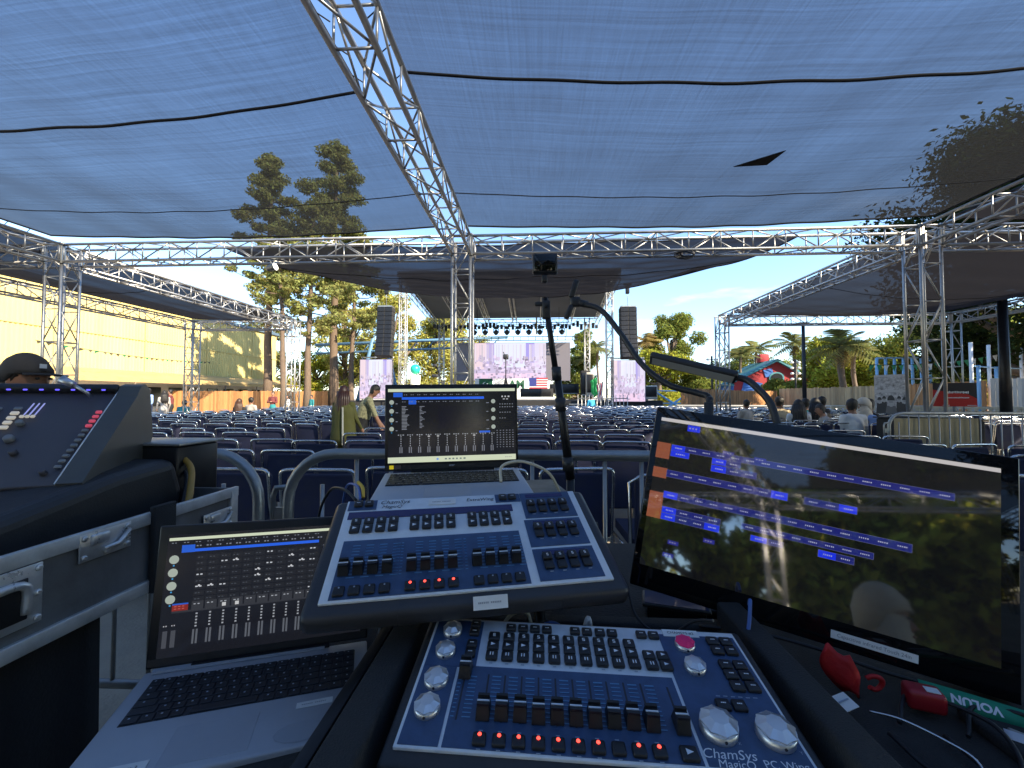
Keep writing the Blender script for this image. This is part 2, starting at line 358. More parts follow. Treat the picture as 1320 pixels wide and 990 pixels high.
# ------------------------------------------------------------------ shade nets
NETL = mesh_fabric('shade_net_blue', (.060, .059, .057), .50, (.84, .90, .97))
NETD = mesh_fabric('shade_net_dark', (.045, .044, .050), .08, (.75, .85, 1.0))
CORD = mat('dark_cord', (.010, .010, .013), .9)
def net(name, label, x0, x1, y0, y1, z, sag, m, seams, nx=60, ny=110, edge=None, ripple=.02, laced=True):
    t = thing(name, label, 'shade net', ((x0+x1)/2, (y0+y1)/2, z), 0, 'woven shade nets')
    cx, cy = (x0+x1)/2, (y0+y1)/2
    def P(a, b):
        xa, ya = a, b
        x = x0+(x1-x0)*a; y = y0+(y1-y0)*b
        if edge: x, y = edge(a, b, x, y)
        s = 4*a*(1-a); q = 4*b*(1-b)
        zz = -sag*(.30*s+.70*s*q) + s*ripple*(.5*math.sin(a*11+b*9)*math.sin(b*23+a*3)+.7*math.sin(b*61+3*math.sin(a*5))*(.3+a*(1-a))+.35*math.sin(a*47+b*31))
        return Vector((x-cx, y-cy, zz))
    vs = [P(i/nx, j/ny) for j in range(ny+1) for i in range(nx+1)]
    fs = [(j*(nx+1)+i, j*(nx+1)+i+1, (j+1)*(nx+1)+i+1, (j+1)*(nx+1)+i) for j in range(ny) for i in range(nx)]
    q = MB(); q.add(vs, fs, 0, True); q.build('net_cloth', m, t)
    for sy in seams:
        bb = (sy-y0)/(y1-y0); c = MB(); c.tube([P(i/nx, bb)-Vector((0, 0, .012)) for i in range(nx+1)], .007 if sy > 5 else .013, 5); c.build('seam', CORD, t)
    h = MB(); ring = [P(i/nx, 0) for i in range(nx)]+[P(1, j/ny) for j in range(ny)]+[P(1-i/nx, 1) for i in range(nx)]+[P(0, 1-j/ny) for j in range(ny)]
    h.tube(ring, .014, 5, closed=True); h.build('hem', CORD, t)
    lc = MB()                                  # lacing loops to the truss
    for k in range(0, ny if laced else 0, 2):
        for a, sx in ((0, -1), (1, 1)):
            p = P(a, k/ny); lc.tube([p, p+Vector((sx*.10, .02, -.06))], .006, 4)
    if laced: lc.build('lacing', CORD, t)['kind'] = 'stuff'
    t['P'] = 0; del t['P']
    return t, P
nl, PL = net('shade_net', 'blue shade net overhead on the left, pines showing through', XL+.10, XC-.36, -9.4, YF-.28, 4.08, .34, NETL, (5.5, 3.6, 1.7, -.2, -2.1))
nr, PR = net('shade_net', 'blue shade net overhead on the right with a black patch', XC+.10, XR-.05, -9.4, YF-.28, 4.08, .30, NETL, (5.5, 3.4, 1.5, -.4, -2.3))
# patch on the right net
def np_(x, y): return (x-(XC+.10))/(XR-.05-XC-.10), (y+9.4)/(YF-.28+9.4)
q = MB(); vs = [PR(*np_(x, y))-Vector((0, 0, .02)) for x, y in ((2.20, 4.70), (2.56, 4.70), (2.60, 4.42))]
vs2 = [v+Vector((0, 0, .008)) for v in vs]; q.add(vs+vs2, [(0, 1, 2), (3, 5, 4), (0, 3, 4, 1), (1, 4, 5, 2), (2, 5, 3, 0)]); q.build('patch', CORD, nr)
def fe(a, b, x, y):
    # free side edges pull in, the far corners are rounded off by the sagging hem
    w = 1-.20*b**1.5; e = abs(2*a-1)
    return -0.7+(x+.7)*w, y-(2.1*b*b*e**4)
net('shade_net', 'dark sagging shade net with curved edges hung in front of the stage', -5.6, 4.4, YF+.25, 10.9, 4.02, .22, NETD, (8.7,), edge=fe, ripple=.05, laced=False)
net('shade_net', 'dark shade net on the left over the aisle by the yellow building', -11.85, XL-.2, -1.5, Y2-.2, 4.05, .25, NETD, (9.5, 5.0))
net('shade_net', 'dark shade net on the right in front of the palm trees', XR+.2, 13.05, YF+.25, Y2-.2, 4.05, .45, NETD, (10.2,))
net('shade_net', 'dark shade net over the right edge nearest the viewer', XR+.2, 13.05, -2.0, YF-.25, 4.05, .35, NETD, (3.0,))
# small par lamp and cable loop hanging on the front truss
for px, lab in ((350, 'small lit floodlight hanging under the front truss on the left'), (882, 'bundle of looped cable tied under the front truss on the right')):
    p = at(px, 345 if px == 350 else 333, YF)
    if px == 350:
        t = thing('floodlight', lab, 'light', p); c = MB(); c.lathe([(.03, -.09), (.05, -.06), (.065, .05), (.07, .07)], 12, rot=Matrix.Rotation(R(75), 3, 'Y')); c.build('housing', STEEL, t)
        c = MB(); c.lathe([(.06, .071), (.055, .082)], 12, rot=Matrix.Rotation(R(75), 3, 'Y')); c.build('lens', mat('lamp_lens', (.9, .9, .85), .2, emit=(1, .95, .8), estr=2.5), t)
        c = MB(); c.tube([(0, 0, .02), (-.02, 0, .12), (-.1, 0, .17)], .012, 6); c.build('bracket', STEEL, t)
    else:
        t = thing('cable_bundle', lab, 'cable', p); c = MB()
        for k in range(5): c.tube([(math.cos(a*.7)*(.16-.01*k)+.02*k, .02*k, .05+math.sin(a*.7)*.06+.015*k) for a in range(9)], .012, 6, closed=True)
        c.build('loops', BLACKM, t)

# ------------------------------------------------------------------ chairs
def chair_parts():
    W, B = .49, .205
    s = MB(); s.bev((0, .02, .445), (W-.03, .43, .065), .022, seg=3); seat = s.mesh('seat', NAVY)
    s = MB(); s.bev((0, -.235, .635), (W-.05, .045, .40), .02, rot=Matrix.Rotation(R(-7), 3, 'X'), seg=3); back = s.mesh('backrest', NAVY)
    s = MB(); pts = [(-.236, -.30, .0), (-.236, -.225, .42), (-.236, -.252, .66), (-.235, -.270, .815), (-.226, -.275, .852), (-.195, -.277, .867), (-.10, -.278, .870), (.10, -.278, .870), (.195, -.277, .867), (.226, -.275, .852), (.235, -.270, .815), (.236, -.252, .66), (.236, -.225, .42), (.236, -.30, 0)]
    s.tube(spline(pts, 3), .0115, 7); bf = s.mesh('back_frame', CHROME)
    s = MB(); s.tube([(0, .21, 0), (0, .20, .36), (0, .17, .405), (0, .10, .412), (0, -.22, .412)], .0115, 7); leg = s.mesh('leg', CHROME)
    s = MB(); s.tube([(-.21, .1, .405), (.21, .1, .405)], .009, 6); s.tube([(-.21, -.12, .405), (.21, -.12, .405)], .009, 6); st = s.mesh('stretcher', CHROME)
    return seat, back, bf, leg, st
CH = chair_parts()
def chair_one():
    me = bpy.data.meshes.new('stacking_chair'); bm = bmesh.new()
    for k, src in enumerate(CH):
        for off in (((0, 0, 0),) if k != 3 else ((-.236, 0, 0), (.236, 0, 0))):
            n0 = len(bm.faces); v0 = len(bm.verts); bm.from_mesh(src); bm.verts.ensure_lookup_table(); bm.faces.ensure_lookup_table()
            for v in bm.verts[v0:]: v.co += Vector(off)
            for f in bm.faces[n0:]: f.material_index = 0 if k < 2 else 1
    bm.to_mesh(me); bm.free(); me.materials.append(NAVY); me.materials.append(CHROME); return me
CHM = chair_one()
def chair_low():
    s = MB(); s.box((0, .02, .445), (.42, .43, .06), 0); s.box((0, -.235, .635), (.40, .04, .40), 0)
    s.tube([(-.236, -.28, 0), (-.236, -.25, .82), (-.17, -.275, .866), (.17, -.275, .866), (.236, -.25, .82), (.236, -.28, 0)], .012, 4, 1)
    for x in (-.236, .236): s.tube([(x, .21, 0), (x, .19, .40), (x, -.22, .41)], .012, 4, 1)
    return s
spots = []
rr = random.Random(5)
rowY = [2.85+.84*k for k in range(24)]
for k, y in enumerate(rowY):
    x = -11.2 + rr.uniform(-.2, .2)
    while x < 12.2:
        if (not (-3.55 < x < -2.45 and y > 5.0) and not (x > 4.3 and 5.2 < y < 7.6) and not (x > 8.5 and y < 8) and not (x < -9.5 and y < 5) and not (abs(x-XC) < .45 and abs(y-YF) < .5)
                and not (abs(x-XL) < .45 and abs(y-YF) < .5)):
            left = x < -3
            spots.append((x, y+rr.uniform(-.09, .09)+(.10*(x+3) if left and k % 3 == 1 else 0)*.3, rr.gauss(0, .085)+(-.12 if left else .02), k))
        x += .525 + rr.uniform(-.015, .04)
def visible(x, y):
    if y < .5: return False
    px = 690+540*x/y
    return -30 < px < 1350
vis = [s for s in spots if visible(s[0], s[1])]
def hidden(s):
    # behind the desk gear for the nearest rows
    px = 690+540*s[0]/s[1]; pyt = 512+540*.46/s[1]
    return (840 < px < 1180 and pyt > 575) or px < 130 and pyt > 560
vis.sort(key=lambda s: s[1]+(50 if hidden(s) else 0))
first, rest = vis[:300], vis[300:]
low = chair_low(); lv = np.array(low.v); big = MB()
for x, y, a, k in rest + [s for s in spots if not visible(s[0], s[1]) and s[1] < 9 and abs(s[0]) < 9]:
    c, s_ = math.cos(a), math.sin(a); vv = np.stack([lv[:, 0]*c-lv[:, 1]*s_+x, lv[:, 0]*s_+lv[:, 1]*c+y, lv[:, 2]], 1); o = len(big.v)
    big.v += [tuple(p) for p in vv]; big.f += [[i+o for i in f] for f in low.f]; big.m += low.m; big.sm += low.sm
o = big.build('distant_chairs', [NAVY, CHROME]); tag(o, 'mass of farther navy chairs in rows up to the stage', 'chairs', None, 'stuff')
_u = 'zero first second third fourth fifth sixth seventh eighth ninth tenth eleventh twelfth thirteenth fourteenth fifteenth sixteenth seventeenth eighteenth nineteenth'.split()
def ordinal(n):
    if n < 20: return _u[n]
    tn = ['', '', 'twent', 'thirt', 'fort', 'fift', 'sixt'][n//10]
    return tn+'ieth' if n % 10 == 0 else tn+'y-'+_u[n % 10]
ordn = [ordinal(i+1) for i in range(60)]
byrow = {}
for s in sorted(first, key=lambda s: (s[3], s[0])): byrow.setdefault(s[3], []).append(s)
for k in sorted(byrow):
    row = byrow[k]
    for i, (x, y, a, _) in enumerate(row):
        lab = f'navy padded chair, {ordn[i]} from the left in the {ordn[k]} row behind the steel barricade'
        if k < 5:
            t = thing('stacking_chair', lab, 'chair', (x, y, 0), a, 'navy chairs set out in rows')
            put('seat', CH[0], t); put('backrest', CH[1], t); put('back_frame', CH[2], t); put('stretcher', CH[4], t)
            for sx in (-.236, .236): put('leg', CH[3], t, (sx, 0, 0))
        else:
            o = put('stacking_chair', CHM, None, (x, y, 0), (0, 0, a)); tag(o, lab, 'chair', 'navy chairs set out in rows')

# ------------------------------------------------------------------ steel barricades
def barricade(x, y, L, rz, label, bars=True, panel=None, step=.125):
    t = thing('crowd_barricade', label, 'barricade', (x, y, 0), rz, 'steel crowd barricades'); r = .19
    c = MB(); pts = [(0, 0, .20), (0, 0, 1.10-r)]
    for i in range(1, 8): a = i/7*math.pi/2; pts.append((r-r*math.cos(a), 0, 1.10-r+r*math.sin(a)))
    pts += [(L-p[0], 0, p[2]) for p in pts[::-1]]
    c.tube(pts, .0205, 12); c.build('frame', STEEL, t)
    c = MB(); c.tube([(0, 0, .2), (L, 0, .2)], .017, 8); c.build('bottom_rail', STEEL, t)
    n = int((L-.1)/step); bm_ = MB(); bm_.tube([(0, 0, .2), (0, 0, 1.095)], .008, 7); me = bm_.mesh('bar', STEEL)
    bs = MB(); bs.tube([(0, 0, .2), (0, 0, .98)], .008, 7); me2 = bs.mesh('bar', STEEL)
    for i in range(1, n+1):
        xx = i*L/(n+1); put('bar', me if r < xx < L-r else me2, t, (xx, 0, 0))
    for xx in (.28, L-.28):
        c = MB(); c.tube([(xx, -.28, .01), (xx, -.22, .06), (xx, 0, .19), (xx, .22, .06), (xx, .28, .01)], .016, 7); c.build('foot', STEEL, t)
    c = MB(); c.box((-.03, 0, .86), (.07, .012, .06)); c.tube([(-.06, 0, .70), (-.062, 0, .93), (-.05, 0, .965), (.0, 0, .97)], .011, 7); c.build('hook', STEEL, t)
    if panel: c = MB(); c.box((L*.27, .03, .62), (L*.46, .01, .82)); c.build('cloth_panel', panel, t)
    return t
barricade(-.965, 1.60, 2.45, 0, 'grey steel barricade right behind the small laptop and lighting wing', step=.138)
barricade(-3.52, 1.56, 2.44, R(.8), 'grey steel barricade beside the flight case and sound console on the left', step=.138)
TAN = mat('tan_cloth', (.42, .34, .20), .9, var=.15, vscale=2)
barricade(4.85, 6.05, 2.3, R(-2), 'barricade with a tan cloth behind it under the black and white poster', panel=TAN)
barricade(7.25, 5.9, 2.2, R(-6), 'barricade on the right edge in front of the white lattice', step=.11)

# ------------------------------------------------------------------ yellow building on the left
YEL = mat('yellow_corrugated_steel', (.66, .545, .22), .6, var=.13, vscale=.8, bump=.05, bscale=9, stretch=(1, 1, .15))
bld = thing('warehouse_building', 'long yellow corrugated building with tree shadows on its wall', 'building', (-29.5, 32, 0))
c = MB(); n = 150; prof = []
for i in range(n):
    y = -22+i*36/n
    prof += [(0, y), (0, y+.13), (.06, y+.16), (.06, y+.22)]
vs = []; 
for z in (2.6, 8.3): vs += [(p[0], p[1], z) for p in prof]
N = len(prof); c.add(vs, [(i, i+1, N+i+1, N+i) for i in range(N-1)]); c.build('wall', YEL, bld)
for i in range(6): j_ = MB(); j_.box((.085, -20+i*6, 5.4), (.03, .09, 5.6)); j_.build('joint_strip', YEL, bld)
j_ = MB(); j_.box((.085, -4, 5.6), (.03, 36, .08)); j_.build('girt_strip', YEL, bld)
c = MB(); c.box((-6.1, -4, 5.4), (12, 36, 5.7)); c.build('building_core', YEL, bld)
c = MB(); c.box((-6.0, -4, 8.45), (12.5, 36.4, .28)); c.build('roof', mat('blue_grey_roof', (.09, .14, .20), .5, var=.1), bld)
c = MB(); c.box((-3, -4, 1.3), (5.6, 36, 2.58)); c.build('ground_floor', WHITE, bld)
for i in range(18):
    w = MB(); w.box((-.17, -21+i*2.0, 1.35), (.08, 1.25, 1.5)); wo_ = w.build('window', mat('dark_window', (.03, .035, .04), .1), bld)
AWN = mat('tan_awning', (.48, .34, .15), .8, var=.12, vscale=1.5)
aw = MB()
for i in range(9):
    y0 = -22+i*4; aw.add([(.05, y0, 3.25), (.05, y0+4, 3.25), (3.4, y0+4, 2.55+.05*(i % 2)), (3.4, y0, 2.55), (3.4, y0, 2.3), (3.4, y0+4, 2.3)], [(0, 1, 2, 3), (3, 2, 5, 4)])
aw.build('awning', AWN, bld)
for i in range(10): p_ = MB(); p_.tube([(3.35, -22+i*4, 0), (3.35, -22+i*4, 2.5)], .05, 8); p_.tube([(3.35, -22+i*4, 2.5), (.1, -22+i*4, 3.2)], .04, 6); p_.build('awning_post', BARKG, bld)
# bunting strung along the yellow wall and on the right
BG = mat('green_flag', (.03, .22, .10), .8); BGD = mat('dark_flag', (.10, .09, .05), .8); BW = mat('white_flag', (.6, .6, .55), .8)
def bunting(name, label, a, b, sag, n, sz, mats):
    t = thing(name, label, 'bunting', a, 0, 'strings of bunting flags'); c = MB(); P = [p-Vector(a) for p in catenary(a, b, sag, n)]
    c.tube(P, .012, 4); c.build('string', CORD, t)
    for i in range(n):
        p = P[i].lerp(P[i+1], .5); d = (P[i+1]-P[i])*.36; k = random.uniform(-.12, .12)
        f = MB(); lo = Vector((random.uniform(-.1, .1), k, -sz)); f.add([p-d, p+d, p+lo, p-d+Vector((0, .01, 0)), p+d+Vector((0, .01, 0)), p+lo+Vector((0, .01, 0))], [(0, 1, 2), (5, 4, 3), (0, 3, 4, 1), (1, 4, 5, 2), (2, 5, 3, 0)])
        f.build('flag', mats[i % len(mats)], t)
bunting('bunting', 'string of dark and green flags across the yellow wall', (-25.6, 20, 4.25), (-27.5, 34, 4.3), .25, 30, .15, [BGD, BGD, BGD, BG])
bunting('bunting', 'string of green flags above the blue posts on the right', at(1120, 470, 19), at(1325, 448, 19), .25, 22, .28, [BG, BG, BW])

# ------------------------------------------------------------------ fences
FEN = mat('cedar_fence', (.42, .20, .075), .85, var=.2, vscale=4, island=.28, stretch=(4, 4, .5))
FENL = mat('pale_fence', (.42, .30, .17), .85, var=.2, vscale=4, island=.28, stretch=(4, 4, .5))
FENG = mat('grey_fence', (.40, .38, .34), .85, var=.2, vscale=4, island=.25, stretch=(4, 4, .5))
def fence(label, pts, h, m, w=.14):
    t = thing('board_fence', label, 'fence', (pts[0][0], pts[0][1], 0)); c = MB(); o = Vector((pts[0][0], pts[0][1], 0)); po = MB()
    for (ax, ay), (bx, by) in zip(pts[:-1], pts[1:]):
        A = Vector((ax, ay, 0)); B = Vector((bx, by, 0)); d = B-A; L = d.length; d.normalize(); nrm = Vector((-d.y, d.x, 0)); rot = d.to_track_quat('X', 'Z').to_matrix()
        k = 0.0
        while k < L: hh = h+random.uniform(-.03, .03); c.box(A-o+d*(k+w/2)+nrm*random.uniform(-.008, .008)+Vector((0, 0, hh/2+.03)), (w*.93, .02, hh), rot=rot); k += w
        for q in range(int(L/2.4)+1): p2 = MB(); p2.box(A-o+d*(q*2.4)+nrm*.06+Vector((0, 0, h/2)), (.1, .1, h+.06), rot=rot); p2.build('post', m, t)
        for z in (.4, h-.3): po.box(A-o+d*(L/2)+nrm*.03+Vector((0, 0, z)), (L, .04, .09), rot=rot)
    b_ = c.build('boards', m, t); b_['kind'] = 'stuff'; po.build('rail', m, t); return t
fence('orange cedar board fence on the left in front of the yellow building', [(-27.5, 30), (-15.6, 30.5)], 1.75, FEN)
fence('orange board fence to the left of the barn, behind the far right column', [(7.6, 22), (14.5, 30), (17.8, 32)], 1.75, FEN)
fence('pale weathered board fence in front of the barn', [(17.9, 31.8), (18.8, 24.1)], 1.9, FENL)
fence('tan board fence behind the poster and the red banner', [(18.7, 23.9), (16.6, 16.4)], 1.9, FEN)
fence('grey vertical board fence at the right edge above the lattice', [(16.6, 16.2), (16.4, 11.0)], 1.95, FENG)
# white lattice
LAT = mat('cream_lattice', (.62, .56, .42), .7, var=.1)
t = thing('lattice_screen', 'low cream diamond lattice screen below the red banner', 'lattice', (10.6, 15.6, 0), -R(22)); L = 7.2; c = MB(); s_ = .16; h = 1.0
x = -h
while x < L:
    for dirn in (1, -1):
        x0, z0, x1, z1 = (x, 0, x+h, h) if dirn == 1 else (x, h, x+h, 0)
        lo = max(0, (0-x0)/(x1-x0)); hi = min(1, (L-x0)/(x1-x0))
        if hi > lo:
            a = Vector((x0+(x1-x0)*lo, .012*dirn, z0+(z1-z0)*lo)); b_ = Vector((x0+(x1-x0)*hi, .012*dirn, z0+(z1-z0)*hi)); e = b_-a
            if e.length > .05: c.box((a+b_)/2, (e.length, .008, .045), rot=e.to_track_quat('X', 'Z').to_matrix())
    x += s_
lb = c.build('slats', LAT, t); lb['kind'] = 'stuff'
for z in (.03, h-.02): c = MB(); c.box((L/2, 0, z), (L, .05, .08)); c.build('rail', LAT, t)
for k in range(4): c = MB(); c.box((L*k/3, 0, h/2), (.09, .09, h+.05)); c.build('post', LAT, t)
# low white ledge under the pale fence
t = thing('retaining_wall', 'low pale concrete wall below the fence in front of the barn', 'wall', (12, 19, 0)); c = MB(); c.bev((0, 0, .45), (11, .3, .9), .02); c.build('wall', mat('pale_concrete', (.5, .48, .43), .85, var=.12, vscale=2), t); c = MB(); c.bev((0, 0, .93), (11.1, .4, .07), .015); c.build('coping', MATS['pale_concrete'], t)
for q_ in (t,): q_.rotation_euler = (0, 0, R(-8))

# poster with an old group portrait (generic figures) and the red banner
def flatprint(name, label, cat, BL, u, w, h):
    return frame_thing(name, label, cat, BL, u, (0, 0, 1))
PG = [mat(f'poster_grey_{i}', (v, v, v*1.02), .7) for i, v in enumerate((.50, .30, .14, .05, .40))]
p0 = at(1128, 538, 13.0); p1 = at(1172, 536, 12.3); u = (p1-p0); u.z = 0
t = flatprint('poster', 'black and white portrait poster hung on the board fence', 'poster', (p0.x, p0.y, .72), u, 1, 1); w = u.length*1.02; h = 1.25
c = MB(); c.box((w/2, h/2, -.01), (w, h, .012)); c.build('sheet', PG[0], t)
PN = mat('poster_print', (.42, .42, .43), .7, var=.75, vscale=9)
k = MB(); k.box((w*.5, h*.30, .0012), (w*.98, h*.58, .001)); k.box((w*.5, h*.80, .0012), (w*.94, h*.30, .001)); k.build('printed_crowd', PN, t)
def ell(k, x, y, rx, ry, z, mi, a0=0, a1=16): k.add([(w*x+w*rx*math.cos(q*math.pi/8), h*y+h*ry*math.sin(q*math.pi/8), z) for q in range(a0, a1)], [list(range(a1-a0))], mi)
k = MB()
for n_, (x, y, r_) in enumerate(((.15, .40, .06), (.29, .43, .055), (.72, .43, .055), (.87, .40, .06), (.49, .38, .10))):
    z = .003+.0012*n_; k.add([(w*(x-r_*1.9), h*.02, z), (w*(x+r_*1.9), h*.02, z), (w*(x+r_*1.3), h*(y-r_*1.0), z), (w*(x-r_*1.3), h*(y-r_*1.0), z)], [(0, 1, 2, 3)], 1 if n_ != 4 else 2)
    ell(k, x, y, r_, r_*1.25, z+.0004, 0); ell(k, x, y+r_*.25, r_*1.08, r_*1.2, z+.0008, 1, 0, 9); k.box((w*x, h*(y-.1*r_), z+.0006), (w*r_*1.1, h*r_*.18, .0002), 2)
k.build('printed_figures', [PG[4], PG[3], PG[2]], t)
p0 = at(1203, 523, 12.6); p1 = at(1260, 523, 12.2); u = (p1-p0); u.z = 0
t = flatprint('banner', 'red and black banner with white lettering on the board fence', 'banner', (p0.x, p0.y, 1.06), u, 1, 1); w = u.length; h = .66
c = MB(); c.box((w/2, h/2, -.008), (w, h, .012)); c.build('sheet', mat('banner_black', (.03, .03, .035), .5), t)
c = MB(); c.add([(0, 0, .002), (w, 0, .002), (w, h*.33, .002), (w*.80, h*.52, .002), (w*.2, h*.66, .002), (0, h*.72, .002)], [(0, 1, 2, 3, 4, 5)]); c.build('red_field', mat('banner_red', (.52, .03, .025), .5), t)
k = MB()
for i in range(16): k.box((w*(.28+.035*i), h*(.60+random.uniform(-.01, .01)), .004), (w*.027, h*random.uniform(.07, .10), .001))
for i in range(20): k.box((w*(.26+.029*i), h*.37, .004), (w*.022, h*.045, .001))
k.box((w*.30, h*.05, .004), (w*.16, h*.02, .001)); k.box((w*.88, h*.05, .004), (w*.2, h*.02, .001)); k.build('lettering', WINK, t)
# blue goal-like posts
BLU = mat('pale_blue_paint', (.22, .42, .62), .5, var=.1)
t = thing('post_frame', 'pale blue post frame standing behind the board fence', 'frame', (17.5, 20, 0))
for i in range(7):
    p = at(1131+i*11.5, 500, 20+.5*i); o_ = Vector((p.x-17.5, p.y-20, 0)); zt = 3.1+.05*i; c = MB(); c.tube([o_, o_+Vector((0, 0, zt))], .06, 8); c.build('post', BLU, t)
    if i < 6: p2 = at(1131+(i+1)*11.5, 500, 20+.5*(i+1)); c = MB(); c.tube([o_+Vector((0, 0, zt)), Vector((p2.x-17.5, p2.y-20, zt+.05))], .045, 6); c.build('crossbar', BLU, t)
t = thing('post_frame', 'white and blue post frame behind the fence at the right edge', 'frame', (17.5, 16, 0)); last = None
for i, px in enumerate((1253, 1262, 1276, 1285, 1318)):
    p = at(px, 500, 16+.4*i); o_ = Vector((p.x-17.5, p.y-16, 0)); zt = 2.5 if i % 2 else 3.3; c = MB(); c.tube([o_, o_+Vector((0, 0, zt))], .055, 8); c.build('post', BLU if i % 2 else WHITE, t)
    if last is not None: c = MB(); c.tube([last, o_+Vector((0, 0, 2.45))], .03, 6); c.build('crossbar', BLU, t)
    last = o_+Vector((0, 0, 2.45))
def pole(label, px, Y, h, r=.09):
    p = at(px, 500, Y); t = thing('light_pole', label, 'pole', (p.x, p.y, 0)); c = MB(); c.tube([(0, 0, 0), (0, 0, h)], [r, r*.75], 10); c.build('shaft', BLACKM, t); c = MB(); c.bev((0, 0, .05), (.4, .4, .1), .02); c.build('base_plate', BLACKM, t)
    c = MB(); c.bev((0, 0, h+.06), (.5, .22, .12), .02); c.build('lamp_head', BLACKM, t); return t
pole('thick black pole on the right in front of the grey fence', 1296, 12.0, 4.0, .13); pole('thin black pole left of the palm, by the barn', 1037, 22, 5.0, .10)
for px, Y, lab in ((918, 30, 'pole with stacked white globe lamps behind the desk lamp'), (1026, 33, 'pole with stacked white globe lamps in front of the barn')):
    p = at(px, 500, Y); t = thing('globe_lamp_post', lab, 'lamp post', (p.x, p.y, 0)); c = MB(); c.tube([(0, 0, 0), (0, 0, 4.2)], .07, 8); c.build('shaft', BLACKM, t)
    for k in range(4):
        for sx in (-1, 1): c = MB(); c.sphere((sx*.26, 0, 2.7+k*.42), (.13, .13, .09), 10, 6); c.build('globe', WHITE, t)
        c = MB(); c.tube([(-.26, 0, 2.68+k*.42), (.26, 0, 2.68+k*.42)], .025, 5); c.build('arm', BLACKM, t)

# red and blue barn
bp = at(972, 500, 50); RED = mat('barn_red', (.40, .035, .04), .7, var=.12, vscale=1); BLB = mat('barn_blue', (.05, .16, .48), .6, var=.15, vscale=.8); RFG = mat('barn_roof', (.08, .28, .33), .6, var=.15, vscale=1)
t = thing('painted_barn', 'red barn with blue mural and teal roof among the palms', 'building', (bp.x, bp.y, 0), R(-6)); t.scale = (1.1, 1.1, .92)
c = MB(); c.prism([(-3.0, 0), (4.2, 0), (4.2, 3.2), (.9, 5.6), (-3.0, 3.2)], 1, -3, 3); c.build('wall', RED, t)
c = MB(); c.prism([(.9, 5.62), (-3.6, 2.85), (-3.6, 3.1), (.9, 5.9)], 1, -3.4, 3.3); c.prism([(.9, 5.62), (.9, 5.9), (4.8, 3.05), (4.8, 2.8)], 1, -3.41, 3.31); c.build('roof', RFG, t)
c = MB(); c.add([(-6.6, -3.3, 2.9), (-3.05, -3.3, 2.9), (-2.2, .5, 4.9), (-5.6, .5, 4.7), (-6.6, -3.3, 2.75), (-3.05, -3.3, 2.75)], [(0, 1, 2, 3), (0, 4, 5, 1)]); c.build('wing_roof', RFG, t)
c = MB(); c.bev((.9, 0, 6.3), (.9, .9, 1.0), .05); c.build('cupola', RED, t)
c = MB(); c.box((-4.6, -.5, 1.5), (3.2, 5, 3.0)); c.box((5.6, -.2, 1.6), (2.8, 4.5, 3.2)); c.build('side_wing', BLB, t)
c = MB(); c.lathe([(.68, -.05), (.68, .05)], 20, rot=Matrix.Rotation(R(90), 3, 'X'), o=(.9, -3.06, 3.7)); ww = c.build('round_window', RFG, t); c = MB(); c.lathe([(.52, -.03), (.52, .03)], 20, rot=Matrix.Rotation(R(90), 3, 'X'), o=(.9, -3.13, 3.7)); c.build('pane', mat('dark_window', (.03, .035, .04), .1), ww)
c = MB()
for x, z, s1, s2 in ((-1.5, 2.0, 1.7, 2.6), (-2.2, 1.0, 1.2, 1.6), (3.1, 1.3, 1.5, 2.0), (1.8, .9, .9, 1.3), (.2, 4.3, .8, .9)): c.box((x, -3.04, z), (s1, .05, s2), rot=Matrix.Rotation(random.uniform(-.3, .3), 3, 'Y'))
c.build('mural_patch', BLB, t)
# ================================================================== STAGE
DK = mat('stage_black', (.02, .02, .022), .8, var=.2, vscale=2); GRY = mat('led_grey', (.16, .15, .18), .5, var=.05); SILV = mat('silver_truss_far', (.5, .5, .48), .45, .7)
t = thing('stage_deck', 'black stage deck with steps under the big screens', 'stage', (-2.2, 31, 0))
c = MB(); c.bev((0, 1.5, .55), (21, 9, 1.1), .03); c.build('deck', DK, t); c = MB(); c.box((0, -3.15, .55), (21, .06, 1.05)); c.build('skirt', CLOTHB, t)
for i in range(4): c = MB(); c.box((5.2, -3.4-.28*(3-i), .14+.24*i), (1.6, .28, .08)); c.build('step', STEEL, t)
def tower(label, px, Y, h, s=.2, lab2=None):
    p = at(px, 500, Y); t = thing('stage_tower', label, 'truss tower', (p.x, p.y, 0), 0, 'stage roof towers')
    for sx in (-s, s):
        for sy in (-s, s): c = MB(); c.tube([(sx, sy, 0), (sx, sy, h)], .035, 6); c.build('chord', SILV, t)
    c = MB(); n = int(h/.55)
    for i in range(n):
        z = i*.55; k = 1 if i % 2 else -1
        for a in (-s, s): c.tube([(a, -s*k, z), (a, s*k, z+.55)], .018, 4); c.tube([(-s*k, a, z), (s*k, a, z+.55)], .018, 4); c.tube([(-s, a, z), (s, a, z)], .016, 4)
    l = c.build('lacing', SILV, t); l['kind'] = 'stuff'
    c = MB(); c.bev((0, 0, .03), (.8, .8, .06), .01); c.build('base_plate', STEEL, t); return t
tower('left front stage tower beside the hanging speakers', 519, 27, 9.3); tower('right front stage tower beside the hanging speakers', 786, 27, 9.3)
tower('left rear stage tower by the yellow trees', 569, 35.5, 8.0); tower('right rear stage tower right of the big screen', 757, 35.5, 8.0)
